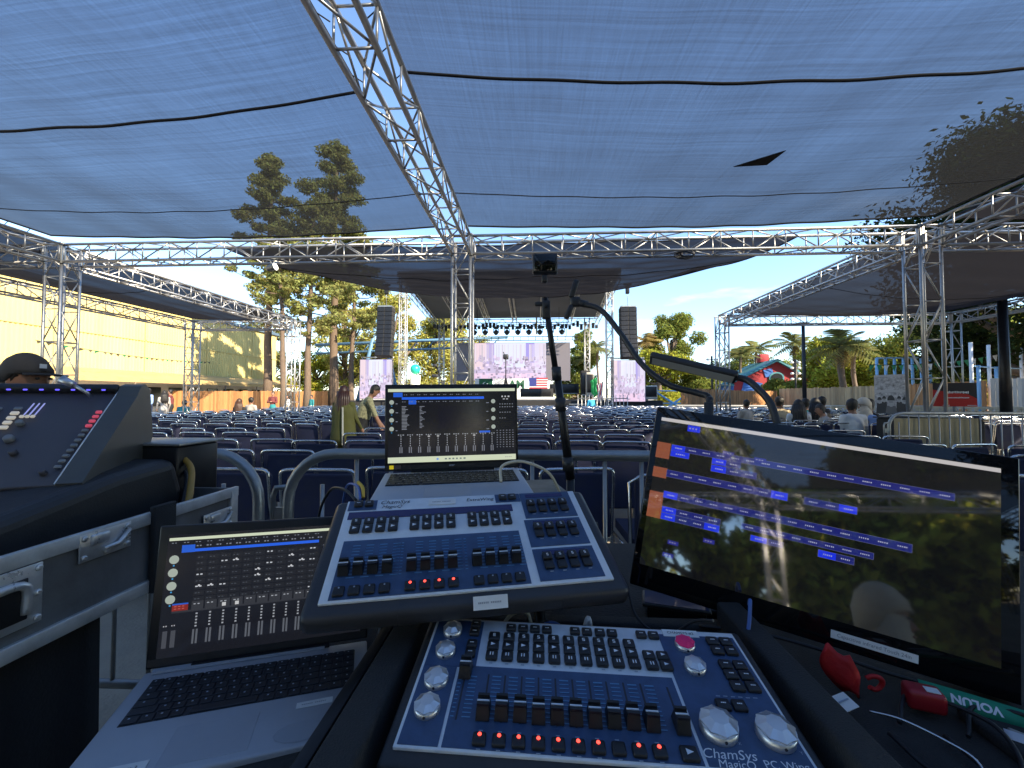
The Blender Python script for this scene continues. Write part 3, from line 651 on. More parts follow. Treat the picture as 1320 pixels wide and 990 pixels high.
# roof
z1, z2 = 8.75, 7.6
t = thing('stage_roof', 'dark stage roof on truss ribs over the big screen', 'stage roof', (-2, 31, 0))
x0, x1, ya, yb = -6.9, 7.4, -4.6, 5.2
c = MB(); c.add([(x0, ya, z1+.6), (x1, ya, z1+.6), (x1, yb, z2+.6), (x0, yb, z2+.6), (x0, ya, z1+.7), (x1, ya, z1+.7), (x1, yb, z2+.7), (x0, yb, z2+.7)], [(0, 1, 2, 3), (7, 6, 5, 4), (0, 4, 5, 1), (1, 5, 6, 2), (2, 6, 7, 3), (3, 7, 4, 0)]); c.build('cover', mat('roof_tarp', (.11, .13, .16), .8, var=.15, vscale=1), t)
for i in range(7):
    x = x0+.15+i*(x1-x0-.3)/6; c = MB()
    for dz in (0, .5):
        for dx in (-.15, .15): c.tube([(x+dx, ya, z1+dz), (x+dx, yb, z2+dz)], .035, 5)
    for k in range(14):
        f0, f1 = k/14, (k+1)/14; P0 = Vector((x, ya+(yb-ya)*f0, z1+(z2-z1)*f0)); P1 = Vector((x, ya+(yb-ya)*f1, z1+(z2-z1)*f1+.5)); Pz = Vector((0, 0, .5))
        for dx in (-.15, .15):
            D = Vector((dx, 0, 0)); c.tube([P0+D, P1+D] if k % 2 else [P0+Pz+D, P1-Pz+D], .02, 4)
    c.build('rib_truss', SILV, t)
for y, z in ((ya, z1), (yb, z2)):
    c = MB()
    for dz in (0, .5): c.tube([(x0, y, z+dz), (x1, y, z+dz)], .035, 6)
    for k in range(26): f = k/26; c.tube([(x0+(x1-x0)*f, y, z+(.5 if k % 2 else 0)), (x0+(x1-x0)*(k+1)/26, y, z+(0 if k % 2 else .5))], .02, 4)
    c.build('edge_truss', SILV if y == yb else mat('black_truss', (.03, .03, .03), .5, .5), t)
c = MB()
for k in range(44): f = (k+.5)/44; c.box((x0+(x1-x0)*f, yb-.3+random.uniform(-.2, .2), z2-.15+random.uniform(-.15, .12)), (.22, .25, random.uniform(.2, .5)))
c.build('hung_fixture_row', DK, t)
# hung lighting bar with moving heads
def bar(label, xa, xb, py, Y):
    a = at(xa, py, Y); b = at(xb, py, Y); t = thing('lighting_bar', label, 'lighting truss', a, 0, 'lighting bars over the stage'); L = b.x-a.x; c = MB()
    for dz in (-.15, .15): c.tube([(0, 0, dz), (L, 0, dz)], .035, 6)
    for k in range(int(L/.6)+1): c.tube([(k*.6, 0, -.15), (k*.6, 0, .15)], .025, 4)
    for k in (.1, .9): c.tube([(L*k, 0, .15), (L*k, 0, 1.6)], .02, 4)
    c.build('ladder_bar', mat('black_truss', (.03, .03, .03), .5, .5), t); return a, L
a, L = bar('upper black lighting bar carrying moving heads', 602, 734, 419, 33.5)
for i in range(9):
    x = a.x+.6+i*(L-1.2)/8; t = thing('moving_head', f'black moving head light, {ordn[i]} from the left on the upper stage bar', 'stage light', (x, 33.5, a.z-.2), 0, 'moving heads over the stage')
    c = MB(); c.bev((0, 0, -.08), (.34, .3, .16), .03); c.build('base', DK, t); c = MB(); c.lathe([(.10, -.62), (.17, -.56), (.19, -.36), (.12, -.24), (.05, -.2)], 12); h_ = c.build('head', DK, t)
    c = MB(); c.lathe([(.09, -.645), (.10, -.622)], 12); c.build('lens', mat('blue_lens', (.2, .35, .5), .1), h_)
    c = MB()
    for s_ in (-1, 1): c.box((s_*.21, 0, -.3), (.05, .1, .36))
    c.build('yoke', DK, t)
bar('lower thin lighting bar just above the big screen', 596, 745, 437, 34.0)
# centre screen
def led(name, label, BL, w, h, seed, wings=True):
    rs = random.Random(seed); t = frame_thing(name, label, 'LED screen', BL, (1, 0, 0), (0, 0, 1)); c = MB(); c.box((w/2, h/2, -.09), (w, h, .16)); c.build('cabinet', GRY, t)
    s = Screen(); a, b_ = (.16*w, .79*w) if wings else (.02*w, .98*w)
    s.rect(a, .01*h, b_, .99*h, (.62, .52, .72))
    def rc(x0, y0, x1, y1, col): s.rect(a+(b_-a)*x0, h*y0, a+(b_-a)*x1, h*y1, col)
    rc(0, .3, .17, .99, (.85, .66, .72)); rc(.17, .45, .28, .99, (.52, .44, .72)); rc(.28, .35, .72, .99, (.78, .80, .95)); rc(.72, .48, .84, .99, (.42, .36, .80)); rc(.84, .2, 1, .99, (.76, .70, .86))
    rc(0, .01, 1, .20, (.85, .62, .80))
    for i in range(240):
        x, y = rs.random(), rs.random()*.6; v = rs.uniform(.25, .9); rc(x, y, min(1, x+rs.uniform(.01, .05)), y+rs.uniform(.02, .09), (v, v*.82, min(1, v*1.12)))
    for i in range(40): x = rs.random(); v = rs.uniform(.5, .9); rc(x, .5, min(1, x+.008), .95, (v, v*.88, v))
    s.build('screen_image', LEDM, t, .002); return t
LEDM = screen_mat('led_emitter', .30, .5)
p = at(588, 491, 35); q = at(735, 441, 35); led('video_wall', 'large pale purple video wall at the back of the stage', (p.x, 35, p.z), q.x-p.x, q.z-p.z, 1)
for xa, xb, ya_, yb_, lab, sd in ((463, 506, 514, 463, 'left side video screen below the hanging speakers, pale violet', 3), (788, 832, 518, 464, 'right side video screen below the hanging speakers, pale violet', 4)):
    p = at(xa, ya_, 27.6); q = at(xb, yb_, 27.6); t = led('side_screen', lab, (p.x, 27.6, p.z), q.x-p.x, q.z-p.z, sd, False)
    c = MB(); w, h = q.x-p.x, q.z-p.z
    for x in (.1, w-.1): c.tube([(x, -p.z, -.3), (x, h+.2, -.3)], .05, 6)
    c.tube([(0, h+.15, -.3), (w, h+.15, -.3)], .05, 6); c.build('support_frame', SILV, t)
# flag banners along the back of the stage
FG = mat('flag_green', (.01, .10, .04), .7); FW = mat('flag_white', (.65, .65, .65), .7); FB = mat('flag_blue', (.03, .04, .22), .7); FR = mat('flag_red', (.45, .03, .05), .7)
p = at(612, 505, 34.3); q = at(635, 488, 34.3); t = frame_thing('flag_banner', 'green banner with white crescent and star on the stage', 'flag', (p.x, 34.3, p.z), (1, 0, 0), (0, 0, 1)); w, h = q.x-p.x, q.z-p.z
c = MB(); c.box((w/2, h/2, -.02), (w, h, .03)); c.build('cloth', FG, t); c = MB(); c.box((w*.12, h/2, .001), (w*.24, h*.99, .008)); c.build('hoist_band', FW, t)
c = MB(); c.lathe([(.24*h, 0), (.24*h, .01)], 20, o=(w*.6, h*.5, 0)); c.build('crescent', FW, t); c = MB(); c.lathe([(.20*h, .011), (.20*h, .016)], 20, o=(w*.65, h*.54, 0)); c.build('crescent_cut', FG, t); c = MB(); c.lathe([(.07*h, .017), (.07*h, .022)], 5, o=(w*.70, h*.6, 0)); c.build('star', FW, t)
p = at(682, 507, 34.3); q = at(706, 487, 34.3); t = frame_thing('flag_banner', 'red, white and blue striped flag banner on the stage', 'flag', (p.x, 34.3, p.z), (1, 0, 0), (0, 0, 1)); w, h = q.x-p.x, q.z-p.z
c = MB(); c.box((w/2, h/2, -.02), (w, h, .03)); c.build('cloth', FW, t); c = MB()
for k in range(7): c.box((w/2, h*(2*k+.5)/13, .002), (w, h/13, .008))
c.build('stripes', FR, t); c = MB(); c.box((w*.2, h*.73, .004), (w*.4, h*.54, .012)); c.build('canton', FB, t)
p = at(637, 506, 34.3); q = at(681, 488, 34.3); t = frame_thing('name_board', 'white board with large dark letters between the two flags', 'sign', (p.x, 34.3, p.z), (1, 0, 0), (0, 0, 1)); w, h = q.x-p.x, q.z-p.z
c = MB(); c.box((w/2, h/2, -.02), (w, h, .03)); c.build('board', FW, t); text('lettering', 'AM', .9, mat('dark_green_ink', (.02, .10, .05), .6), t, (w*.66, h*.55, .004), bold=.03)
# stage gear
def gear(name, label, cat, px, py0, py1, Y, w, d, m=DK, extra=None):
    a = at(px, py1, Y); b = at(px, py0, Y); t = thing(name, label, cat, (a.x, Y, a.z)); h = b.z-a.z; c = MB(); c.bev((0, 0, h/2), (w, d, h), .03); c.build('cabinet', m, t)
    c = MB(); c.bev((0, -d/2-.015, h*.55), (w*.86, .03, h*.72), .01); c.build('grille', BLACKM, t); c = MB(); c.box((0, -d/2-.01, h*.06), (w*.9, .05, h*.05)); c.build('plinth', STEEL, t); return t
for px, a_, b_, Y, w, lab in ((755, 478, 511, 31, .7, 'tall black speaker cabinet on the right of the stage'), (727, 495, 508, 32, 2.2, 'wide black equipment rack on the stage right of the flag'), (692, 501, 512, 31, 2.4, 'black keyboard riser in front of the striped flag'), (760, 480, 512, 30.2, .5, 'pale speaker column beside the tall black cabinet'), (838, 497, 515, 28, .8, 'pale box beside the right side screen')):
    gear('speaker_cabinet' if px != 838 else 'equipment_box', lab, 'speaker' if px != 838 else 'box', px, a_, b_, Y, w, .6, mat('pale_case', (.45, .42, .36), .7) if 'pale' in lab else DK)
# hanging line arrays
for px, lab in ((498, 'curved black line array speaker hanging left of the stage'), (809, 'curved black line array speaker hanging right of the stage')):
    a = at(px, 397, 26.5); t = thing('line_array', lab, 'speaker', (a.x, 26.5, a.z), 0, 'hung line array speakers'); z = 0; y = 0; ang = R(-1)
    me = None
    for k in range(11):
        c = MB(); rot = Matrix.Rotation(ang, 3, 'X'); c.bev((0, 0, -.145), (1.02, .55, .28), .02); 
        o = c.build('speaker_box', DK, t, (0, y, z), (ang, 0, 0)); c = MB(); c.box((-.25, -.285, -.145), (.42, .02, .25)); c.box((.25, -.285, -.145), (.42, .02, .25)); c.build('grille', BLACKM, o)
        z -= .295*math.cos(ang); y -= .295*math.sin(ang)*-1; ang += R(-1.1)
    c = MB(); c.box((0, 0, .06), (.9, .6, .08)); c.tube([(0, 0, .1), (0, 0, 1.4)], .02, 5); c.build('fly_frame', STEEL, t)
    c = MB(); c.bev((0, 0, 1.15), (.22, .25, .5), .03); c.bev((0, 0, 1.5), (.5, .12, .12), .02); c.build('chain_hoist', BLACKM, t)
# teal balloon column, flags on poles, tripod
a = at(535, 512, 27); t = thing('balloon_column', 'teal balloon on top of a white pillar left of the stage', 'balloon', (a.x, 27, 0)); c = MB(); c.sphere((0, 0, at(535, 476, 27).z), .33, 14, 10); c.build('balloon', mat('teal_balloon', (.02, .55, .38), .35), t); c = MB(); c.lathe([(.36, .9), (.3, 1.6), (.36, 2.75)], 14); c.build('pillar', mat('cream_cloth', (.75, .72, .55), .7), t); c = MB(); c.lathe([(.4, .0), (.4, .9)], 14); c.build('base', DK, t)
for px, col, lab, top in ((768, mat('bright_green_flag', (.03, .4, .10), .7), 'drooping bright green flag on a pole at the stage steps', 486), (775, FR, 'drooping red and white striped flag on a pole at the stage steps', 492)):
    a = at(px, 512, 27); zt = at(px, top, 27).z; t = thing('pole_flag', lab, 'flag', (a.x, 27, 0)); c = MB(); c.tube([(0, 0, 0), (.12, 0, zt+.25)], .025, 6); c.build('flagpole', STEEL, t); c = MB(); n = 8; vs = []
    for j in range(9):
        for i in range(n+1): vs.append((.1-.45*(i/n)*(1-.35*j/8)+.04*math.sin(j), .08*math.sin(i*1.8+j*.3), zt-.14*j-.25*(i/n)))
    c.add(vs, [(j*(n+1)+i, j*(n+1)+i+1, (j+1)*(n+1)+i+1, (j+1)*(n+1)+i) for j in range(8) for i in range(n)], 0, True); o = c.build('cloth', [col, FW], t)
    if col == FR:
        for k, pf in enumerate(o.data.polygons): pf.material_index = (k % n) % 2
    sm = o.modifiers.new('thick', 'SOLIDIFY'); sm.thickness = .01
a = at(652, 512, 16); t = thing('camera_tripod', 'black video camera on a tripod silhouetted against the big screen', 'tripod', (a.x, 16, 0)); zc = at(652, 462, 16).z
for k in range(3): c = MB(); an = R(90+120*k); c.tube([(0, 0, zc-.75), (.55*math.cos(an), .55*math.sin(an), 0)], [.03, .02], 6); c.build('leg', BLACKM, t)
c = MB(); c.tube([(0, 0, zc-.8), (0, 0, zc)], .022, 6); c.build('column', BLACKM, t); c = MB(); c.bev((0, 0, zc+.06), (.20, .30, .18), .03); c.build('camera_body', BLACKP, t); c = MB(); c.tube([(0, .1, zc+.05), (0, .22, zc+.05)], .045, 10); c.build('lens', BLACKP, t); c = MB(); c.tube([(-.03, 0, zc+.1), (-.1, 0, zc+.25)], .02, 6); c.build('handle', BLACKP, t)
a = at(575, 505, 20); t = thing('microphone_boom', 'slanting black boom stand left of the middle truss column', 'boom stand', (a.x-.5, 20, 0)); c = MB(); c.tube([(.85, 0, .5), (.0, 0, 2.9)], .03, 6); c.build('boom', BLACKM, t); c = MB(); c.tube([(.85, 0, 0), (.85, 0, .6)], .03, 6)
for k in range(3): c.tube([(.85, 0, .25), (.85+.4*math.cos(k*2.09), .4*math.sin(k*2.09), 0)], .018, 5)
c.build('stand', BLACKM, t); c = MB(); c.bev((-.05, 0, 2.35), (.3, .2, .16), .04); c.bev((-.05, 0, 2.85), (.2, .2, .14), .04); c.build('lamp_head', BLACKP, t)
# crowd barrier at stage right
t = thing('stage_railing', 'pale vertical bar railing in front of the stage steps', 'railing', (at(745, 512, 25).x, 25, 0)); c = MB(); L = 2.9
for z in (.2, 1.25): c.tube([(0, 0, z), (L, 0, z)], .03, 6)
c.build('rail', STEEL, t); bm_ = MB(); bm_.tube([(0, 0, 0), (0, 0, 1.45)], .02, 5); me = bm_.mesh('bar', SILV)
for k in range(14): put('bar', me, t, (k*L/13, 0, 0))
# blue ride steel behind the pines
t = thing('ride_structure', 'blue steel ride supports behind the pine trunks', 'ride', (-14.5, 38, 0)); RB = mat('ride_blue', (.10, .22, .36), .5, var=.1)
c = MB(); c.tube([(-2.2, 0, 0), (0, 0, 9)], .18, 8); c.build('leg', RB, t); c = MB(); c.tube([(2.2, 0, 0), (0, 0, 9)], .18, 8); c.build('leg', RB, t); c = MB(); c.tube([(-6, 0, 6.2), (12, 0, 6.8)], .14, 8); c.tube([(-6, 0, 5.4), (12, 0, 6.0)], .10, 8)
for k in range(12): c.tube([(-6+k*1.5, 0, 5.4+.05*k), (-5.25+k*1.5, 0, 6.25+.05*k)], .05, 5)
c.build('track', RB, t)
t = thing('ride_structure', 'low blue crossed steel frame right of the side screen', 'ride', (at(868, 512, 29).x, 29, 0))
for s_ in (-1, 1): c = MB(); c.tube([(-1.2*s_, 0, .1), (1.2*s_, 0, 1.7)], .07, 6); c.build('leg', mat('ride_light_blue', (.20, .45, .70), .5), t)
c = MB(); c.tube([(-1.6, 0, 1.75), (1.7, 0, 1.75)], .05, 6); c.tube([(-1.6, 0, .9), (1.7, 0, .9)], .05, 6); c.build('crossbar', MATS['ride_light_blue'], t)

# ================================================================== TREES
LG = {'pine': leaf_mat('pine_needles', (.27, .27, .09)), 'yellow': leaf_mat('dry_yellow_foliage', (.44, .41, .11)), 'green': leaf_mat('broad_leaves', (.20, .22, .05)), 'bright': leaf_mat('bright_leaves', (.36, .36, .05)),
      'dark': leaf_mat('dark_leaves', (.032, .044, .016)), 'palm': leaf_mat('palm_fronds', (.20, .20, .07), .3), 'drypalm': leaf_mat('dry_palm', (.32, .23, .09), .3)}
def leaves(centres, n, size, rng, flat=.5, outward=True):
    """leaf quads scattered through clumps: centres = list of (c, (rx,ry,rz))"""
    C_ = np.array([c for c, r in centres]); R_ = np.array([r for c, r in centres]); wgt = (R_.prod(1))**.67; wgt /= wgt.sum()
    idx = rng.choice(len(C_), n, p=wgt); d = rng.normal(size=(n, 3)); d /= np.linalg.norm(d, axis=1)[:, None]
    rad = (rng.random(n)**.45); pos = C_[idx]+d*rad[:, None]*R_[idx]*rng.uniform(.75, 1.04, (n, 1))
    nrm = rng.normal(size=(n, 3))+d*.7; nrm[:, 2] += flat; nrm /= np.linalg.norm(nrm, axis=1)[:, None]
    a = np.cross(nrm, rng.normal(size=(n, 3))); a /= np.linalg.norm(a, axis=1)[:, None]; b = np.cross(nrm, a)
    sz = size*rng.uniform(.6, 1.4, (n, 1)); a *= sz; b *= sz*rng.uniform(.35, .6, (n, 1))
    return np.stack([pos-a, pos-b*.9+a*.1, pos+a, pos+b*.9-a*.1], 1)
def trunk_mesh(t, H, r, limbs, m, lean=(0, 0)):
    c = MB(); n = 7; pts = [(lean[0]*(i/n)**1.5+.12*r*math.sin(i*2.1), lean[1]*(i/n)**1.5+.12*r*math.cos(i*1.7), H*i/n) for i in range(n+1)]
    c.tube(pts, [r*(1-.72*i/n)+(.35*r if i == 0 else 0) for i in range(n+1)], 9)
    for a, b, rr_ in limbs:
        a = Vector(a); b = Vector(b); mid = a.lerp(b, .5)+Vector((0, 0, -.12*(b-a).length)); c.tube([a, mid, b], [rr_, rr_*.65, rr_*.3], 6)
    c.build('trunk', m, t)
def broad(label, x, y, H, rad, leaf, n, size, seed, base=.3, name='broadleaf_tree', bark=BARKG, group=None, squash=.8, clumps=30):
    rng = np.random.default_rng(seed); t = thing(name, label, 'tree', (x, y, 0), 0, group); cs = []; limbs = []
    for k in range(clumps):
        a = rng.uniform(0, 6.283); u = rng.uniform(.12, 1)**.6; z = base+(1-base)*(rng.uniform(.08, .95)); prof = math.sin(math.pi*min(1, (z-base)/(1-base)*.85+.12))**.6
        c = (math.cos(a)*rad*u*prof*.78, math.sin(a)*rad*u*prof*.78, H*z*.95); r = rad*rng.uniform(.20, .36); cs.append((c, (r, r, r*squash)))
        limbs.append(((0, 0, H*max(.15, z*.62)), (c[0]*.9, c[1]*.9, c[2]), rad*.035))
    trunk_mesh(t, H*.72, max(.1, rad*.075), limbs, bark); put('crown', fast_quads('crown', leaves(cs, n, size, rng), LG[leaf]), t); return t
def pine(label, x, y, H, rad, n, seed, base=.35, leaf='pine', size=.13, lean=(0, 0), group='tall pines left of the stage', dense=9):
    rng = np.random.default_rng(seed); t = thing('pine_tree', label, 'tree', (x, y, 0), 0, group); cs = []; limbs = []; K = int(dense*4)
    for k in range(K):
        z = base+(1-base)*(k/K)**.9; a = k*2.4+rng.uniform(-.4, .4); rr_ = 1.25*rad*(1-((z-base)/(1-base))**1.4*.86)*rng.uniform(.55, 1.05)
        lx, ly = lean[0]*z**1.5, lean[1]*z**1.5
        for f in (.55, 1.0): c = (lx+math.cos(a)*rr_*f, ly+math.sin(a)*rr_*f, H*z+rr_*.15*f+rng.uniform(-.2, .2)); s_ = rad*rng.uniform(.16, .30)*(.7+.5*f); cs.append((c, (s_, s_, s_*.55)))
        limbs.append(((lx, ly, H*z-.1), (lx+math.cos(a)*rr_, ly+math.sin(a)*rr_, H*z+rr_*.15), .05))
    cs.append(((lean[0], lean[1], H*.985), (rad*.14, rad*.14, rad*.3)))
    trunk_mesh(t, H*.97, .30*H/18, limbs, SOIL, lean); put('crown', fast_quads('crown', leaves(cs, int(n*3.4), size, rng, .2), LG[leaf]), t); return t
def palm(label, x, y, H, fl, seed, skirt=True, nf=26, leaf='palm', r=.2):
    rng = np.random.default_rng(seed); t = thing('palm_tree', label, 'tree', (x, y, 0), 0, 'palm trees behind the fence'); c = MB(); n = 9
    c.tube([(.1*math.sin(i*.7), 0, H*i/n) for i in range(n+1)], [r*1.25]+[r*(1+.10*(i % 2)) for i in range(n)], 9); c.build('trunk', BARKG, t)
    def fronds(N, lo, hi, L0):
        out = []
        for k in range(N):
            a = k*2.4+rng.uniform(-.2, .2); e = rng.uniform(lo, hi); L = L0*rng.uniform(.8, 1.1); d = np.array([math.cos(a), math.sin(a)]); side = np.array([-math.sin(a), math.cos(a), 0]); M = 11; pr = []
            for i in range(M+1): f = i/M; pr.append(np.array([d[0]*L*f*math.cos(e), d[1]*L*f*math.cos(e), L*f*math.sin(e)-.48*L*f*f]))
            for i in range(1, M):
                p = pr[i]; tng = pr[i+1]-pr[i]; tng /= np.linalg.norm(tng); w = L*.26*math.sin(math.pi*(i/M)**.7)+.05
                for s_ in (-1, 1):
                    tip = p+side*s_*w+tng*w*.7+np.array([0, 0, -w*.35]); wd = tng*L*.034
                    out.append([p-wd, p+wd, tip+wd*.3, tip-wd*.3])
        q = np.array(out); q[:, :, 2] += H; return q
    put('crown', fast_quads('crown', fronds(nf, -.25, 1.25, fl), LG[leaf]), t)
    if skirt: put('dead_fronds', fast_quads('dead_fronds', fronds(10, -1.35, -.8, fl*.45), LG['drypalm']), t)
    return t
# left pines
for i, (px, Y, H, rad, n, lab, lean) in enumerate(((345, 31, 20.0, 2.6, 5200, 'tall pine with a split dark top seen through the left net', (0, 0)), (430, 32, 21.5, 3.0, 6500, 'tallest pine with a pointed crown seen through the left net', (0, 0)), (396, 29, 15.5, 2.8, 3600, 'pine with a bare grey trunk between the two tallest pines', (.3, 0)),
                                             (366, 28, 13.5, 2.4, 2600, 'pine with a reddish trunk nearest the yellow building', (-.6, 0)), (452, 33, 14.5, 2.7, 3600, 'pine with yellow ivy on its trunk left of the hanging speakers', (.4, 0)))):
    p = at(px, 500, Y); pine(lab, p.x, Y, H, rad, n, 20+i, .42 if H < 16 else .45, lean=lean)
for i, (px, Y, H, rad, leaf, n, lab) in enumerate(((505, 44, 13.5, 5.0, 'yellow', 9000, 'sunlit yellow tree behind the left hanging speakers'), (560, 46, 12.0, 4.6, 'yellow', 8000, 'sunlit yellow tree behind the teal balloon'), (445, 45, 15.0, 4.2, 'yellow', 7000, 'sunlit yellow tree behind the pine trunks'), (598, 50, 12.0, 4.0, 'yellow', 5000, 'yellow tree behind the middle truss column'),
                                             (405, 47, 7.0, 3.6, 'bright', 4000, 'rounded green tree low behind the pine trunks'), (345, 49, 13.0, 4.0, 'pine', 4500, 'olive tree at the end of the yellow building'))):
    p = at(px, 500, Y); broad(lab, p.x, Y, H, rad, leaf, int(n*2.2), .165, 40+i, .06, group='trees left of the stage')
# right background
for i, (px, Y, H, rad, leaf, n, lab, base) in enumerate(((866, 52, 11.6, 4.2, 'green', 10000, 'tall rounded olive tree right of the hanging speakers', .35), (850, 46, 6.2, 4.6, 'bright', 8000, 'low bright green tree behind the right side screen', .05), (905, 47, 5.0, 3.6, 'green', 5000, 'dark green bush tree above the desk lamp', .05), (745, 50, 6.5, 3.4, 'green', 4500, 'green tree right of the big screen', .05), (755, 56, 11, 2.6, 'green', 3600, 'narrow tree behind the right rear stage tower', .1),
                                                   (1075, 40, 7.0, 3.6, 'bright', 7000, 'bright yellow green tree right of the barn', .08), (1010, 41, 3.1, 2.2, 'green', 2800, 'rounded green bush in front of the barn', .02), (950, 58, 8.0, 4.2, 'green', 5000, 'green tree behind the left end of the barn', .08), (1045, 60, 8.6, 5.0, 'bright', 6000, 'yellow green tree behind the right end of the barn', .08), (1135, 40, 6.5, 4.0, 'bright', 6500, 'bright green tree behind the blue posts', .08), (1210, 34, 9.0, 4.4, 'green', 7000, 'green tree behind the truss column with the banner', .1), (1290, 30, 8.0, 4.2, 'green', 7000, 'green tree behind the thick black pole', .1))):
    p = at(px, 500, Y); broad(lab, p.x, Y, H, rad, leaf, int(n*2.4), .155, 60+i, base, group='trees behind the right fence')
for i, (px, Y, py, fl, lab, sk) in enumerate(((757, 48, 462, 2.0, 'small palm just right of the big screen', False), (771, 47, 448, 2.0, 'taller thin palm just right of the big screen', False), (832, 50, 442, 2.6, 'palm with golden crown beside the right hanging speakers', True), (975, 52, 452, 3.0, 'wide palm behind the barn roof', False), (955, 50, 458, 2.4, 'palm left of the barn', False), (1025, 44, 445, 2.8, 'palm behind the globe lamp post', True), (1085, 27, 447, 2.2, 'nearest palm with shaggy trunk left of the blue posts', True), (1101, 30, 455, 1.9, 'slim palm right of the shaggy palm', False))):
    p = at(px, py, Y); palm(lab, p.x, Y, p.z, fl, 80+i, sk, leaf='palm' if i != 2 else 'drypalm', r=.13 if not sk else .17)
# big dark trees on the right and behind the viewer: they shade the mixing desk
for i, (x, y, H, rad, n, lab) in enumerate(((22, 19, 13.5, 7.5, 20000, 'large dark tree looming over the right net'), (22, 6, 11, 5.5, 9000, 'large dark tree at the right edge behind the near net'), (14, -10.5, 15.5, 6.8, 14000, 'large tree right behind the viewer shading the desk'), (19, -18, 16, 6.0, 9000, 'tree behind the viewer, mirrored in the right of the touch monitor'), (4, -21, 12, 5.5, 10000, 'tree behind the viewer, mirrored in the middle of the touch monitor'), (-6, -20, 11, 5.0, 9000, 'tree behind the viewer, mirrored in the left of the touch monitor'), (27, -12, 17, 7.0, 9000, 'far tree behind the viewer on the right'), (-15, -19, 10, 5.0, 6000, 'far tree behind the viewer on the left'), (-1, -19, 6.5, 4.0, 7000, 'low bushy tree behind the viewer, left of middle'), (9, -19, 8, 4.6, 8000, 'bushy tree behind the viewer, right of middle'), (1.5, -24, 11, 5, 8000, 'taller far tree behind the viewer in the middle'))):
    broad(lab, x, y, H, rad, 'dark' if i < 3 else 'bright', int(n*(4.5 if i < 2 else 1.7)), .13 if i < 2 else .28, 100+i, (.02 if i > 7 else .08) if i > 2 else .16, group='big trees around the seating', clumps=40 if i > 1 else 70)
# ================================================================== MIXING DESK
BLUE = mat('console_blue', (.040, .078, .165), .40, var=.20, vscale=45, bump=.03, bscale=300)
BLUEL = mat('console_scale_blue', (.10, .24, .42), .4)
SILVER = mat('console_silver', (.70, .73, .76), .45, .05, var=.07, vscale=40, bump=.04, bscale=500)
PURP = mat('label_display', (.035, .035, .12), .25)
KEYB = mat('key_black', (.014, .014, .016), .42, var=.2, vscale=60)
KNOBM = mat('knob_silver', (.70, .70, .70), .34, .85)
PINK = mat('pink_tape', (.85, .02, .16), .6)
_bm = {}
def btn_mesh(w, h, d=.006):
    k = (w, h, d)
    if k not in _bm: b = MB(); b.bev((0, 0, d/2), (w, h, d), min(w, h)*.14, seg=2); _bm[k] = b.mesh('button', KEYB)
    return _bm[k]
def sym_mesh(kind, s):
    k = (kind, s)
    if k in _bm: return _bm[k]
    b = MB()
    if kind == 'play': b.add([(-s*.5, -s*.5, 0), (s*.6, 0, 0), (-s*.5, s*.5, 0)], [(0, 1, 2)])
    elif kind == 'pause':
        for x in (-.32, .32): b.box((x*s, 0, 0), (s*.26, s, .0002))
    elif kind == 's':
        for y in (-.5, 0, .5): b.box((0, y*s, 0), (s*.7, s*.2, .0002))
        b.box((-.28*s, .25*s, 0), (s*.2, s*.4, .0002)); b.box((.28*s, -.25*s, 0), (s*.2, s*.4, .0002))
    elif kind == 'word':
        for i in range(3): b.box(((i-1)*s*.5, 0, 0), (s*.4, s*.32, .0002))
    elif kind == 'dot': b.lathe([(s*.5, 0), (s*.45, .0006)], 10)
    _bm[k] = b.mesh('symbol', {'dot': REDLED}.get(kind, WINK)); return _bm[k]
def btn(t, x, y, w, h, sym=None, s=.005, d=.006, sy=0, led=False):
    o = put('button', btn_mesh(w, h, d), t, (x, y, 0))
    if sym: put('symbol', sym_mesh(sym, s), o, (0, sy, d+.0003))
    if led: put('indicator_lamp', sym_mesh('dot', .0045), o, (0, h*.22, d+.0001))
    return o
def knob(t, x, y, r, hgt=.014, pink=False):
    b = MB(); b.lathe([(r*.98, 0), (r, .002), (r*.99, hgt*.62)], 40); o = b.build('knob', KNOBM, t, (x, y, 0))
    c = MB(); c.lathe([(r*.97, hgt*.62), (r*.96, hgt*.70), (r*.50, hgt*.98), (r*.16, hgt)], 16, flute=8, famp=.06, smooth=False); c.build('fluted_cap', PINK if pink else KNOBM, o)
    c = MB(); c.lathe([(.0016, 0), (.0016, .0012)], 8, rot=Matrix.Rotation(R(90), 3, 'X'), o=(0, -r*.985, hgt*.35)); c.build('set_screw', INK, o); return o
capm = MB(); capm.box((0, 0, .0075), (.0160, .024, .015), 0, taper=(.88, .55)); capm.box((0, -.0062, .0165), (.0138, .0035, .0032), 0); capm.box((0, .0062, .0165), (.0138, .0035, .0032), 0); CAPM = capm.mesh('fader_cap', KEYB)
lm = MB(); lm.box((0, -.001, .0154), (.0142, .0018, .0012)); LINEM = lm.mesh('line', WINK)
def fader(t, x, y, y0, y1, marks=True):
    b = MB(); b.box((x, (y0+y1)/2, .0006), (.0022, y1-y0, .0012)); b.build('fader_slot', INK, t)
    o = put('fader_cap', CAPM, t, (x, y, .002)); put('line', LINEM, o, (0, .001, 0)); return o
def plate(t, name, x0, y0, x1, y1, m, z=.0008):
    b = MB(); b.box(((x0+x1)/2, (y0+y1)/2, z/2), (x1-x0, y1-y0, z)); return b.build(name, m, t)
def marks(t, xs, y0, y1, n, w, m=BLUEL, z=.0012):
    b = MB()
    for x in xs:
        for i in range(n): b.box((x, y0+(y1-y0)*i/(n-1), z), (w, .0013 if i < n-1 else .0020, .0004))
    o = b.build('scale_marks', m, t); o['kind'] = 'stuff'; return o

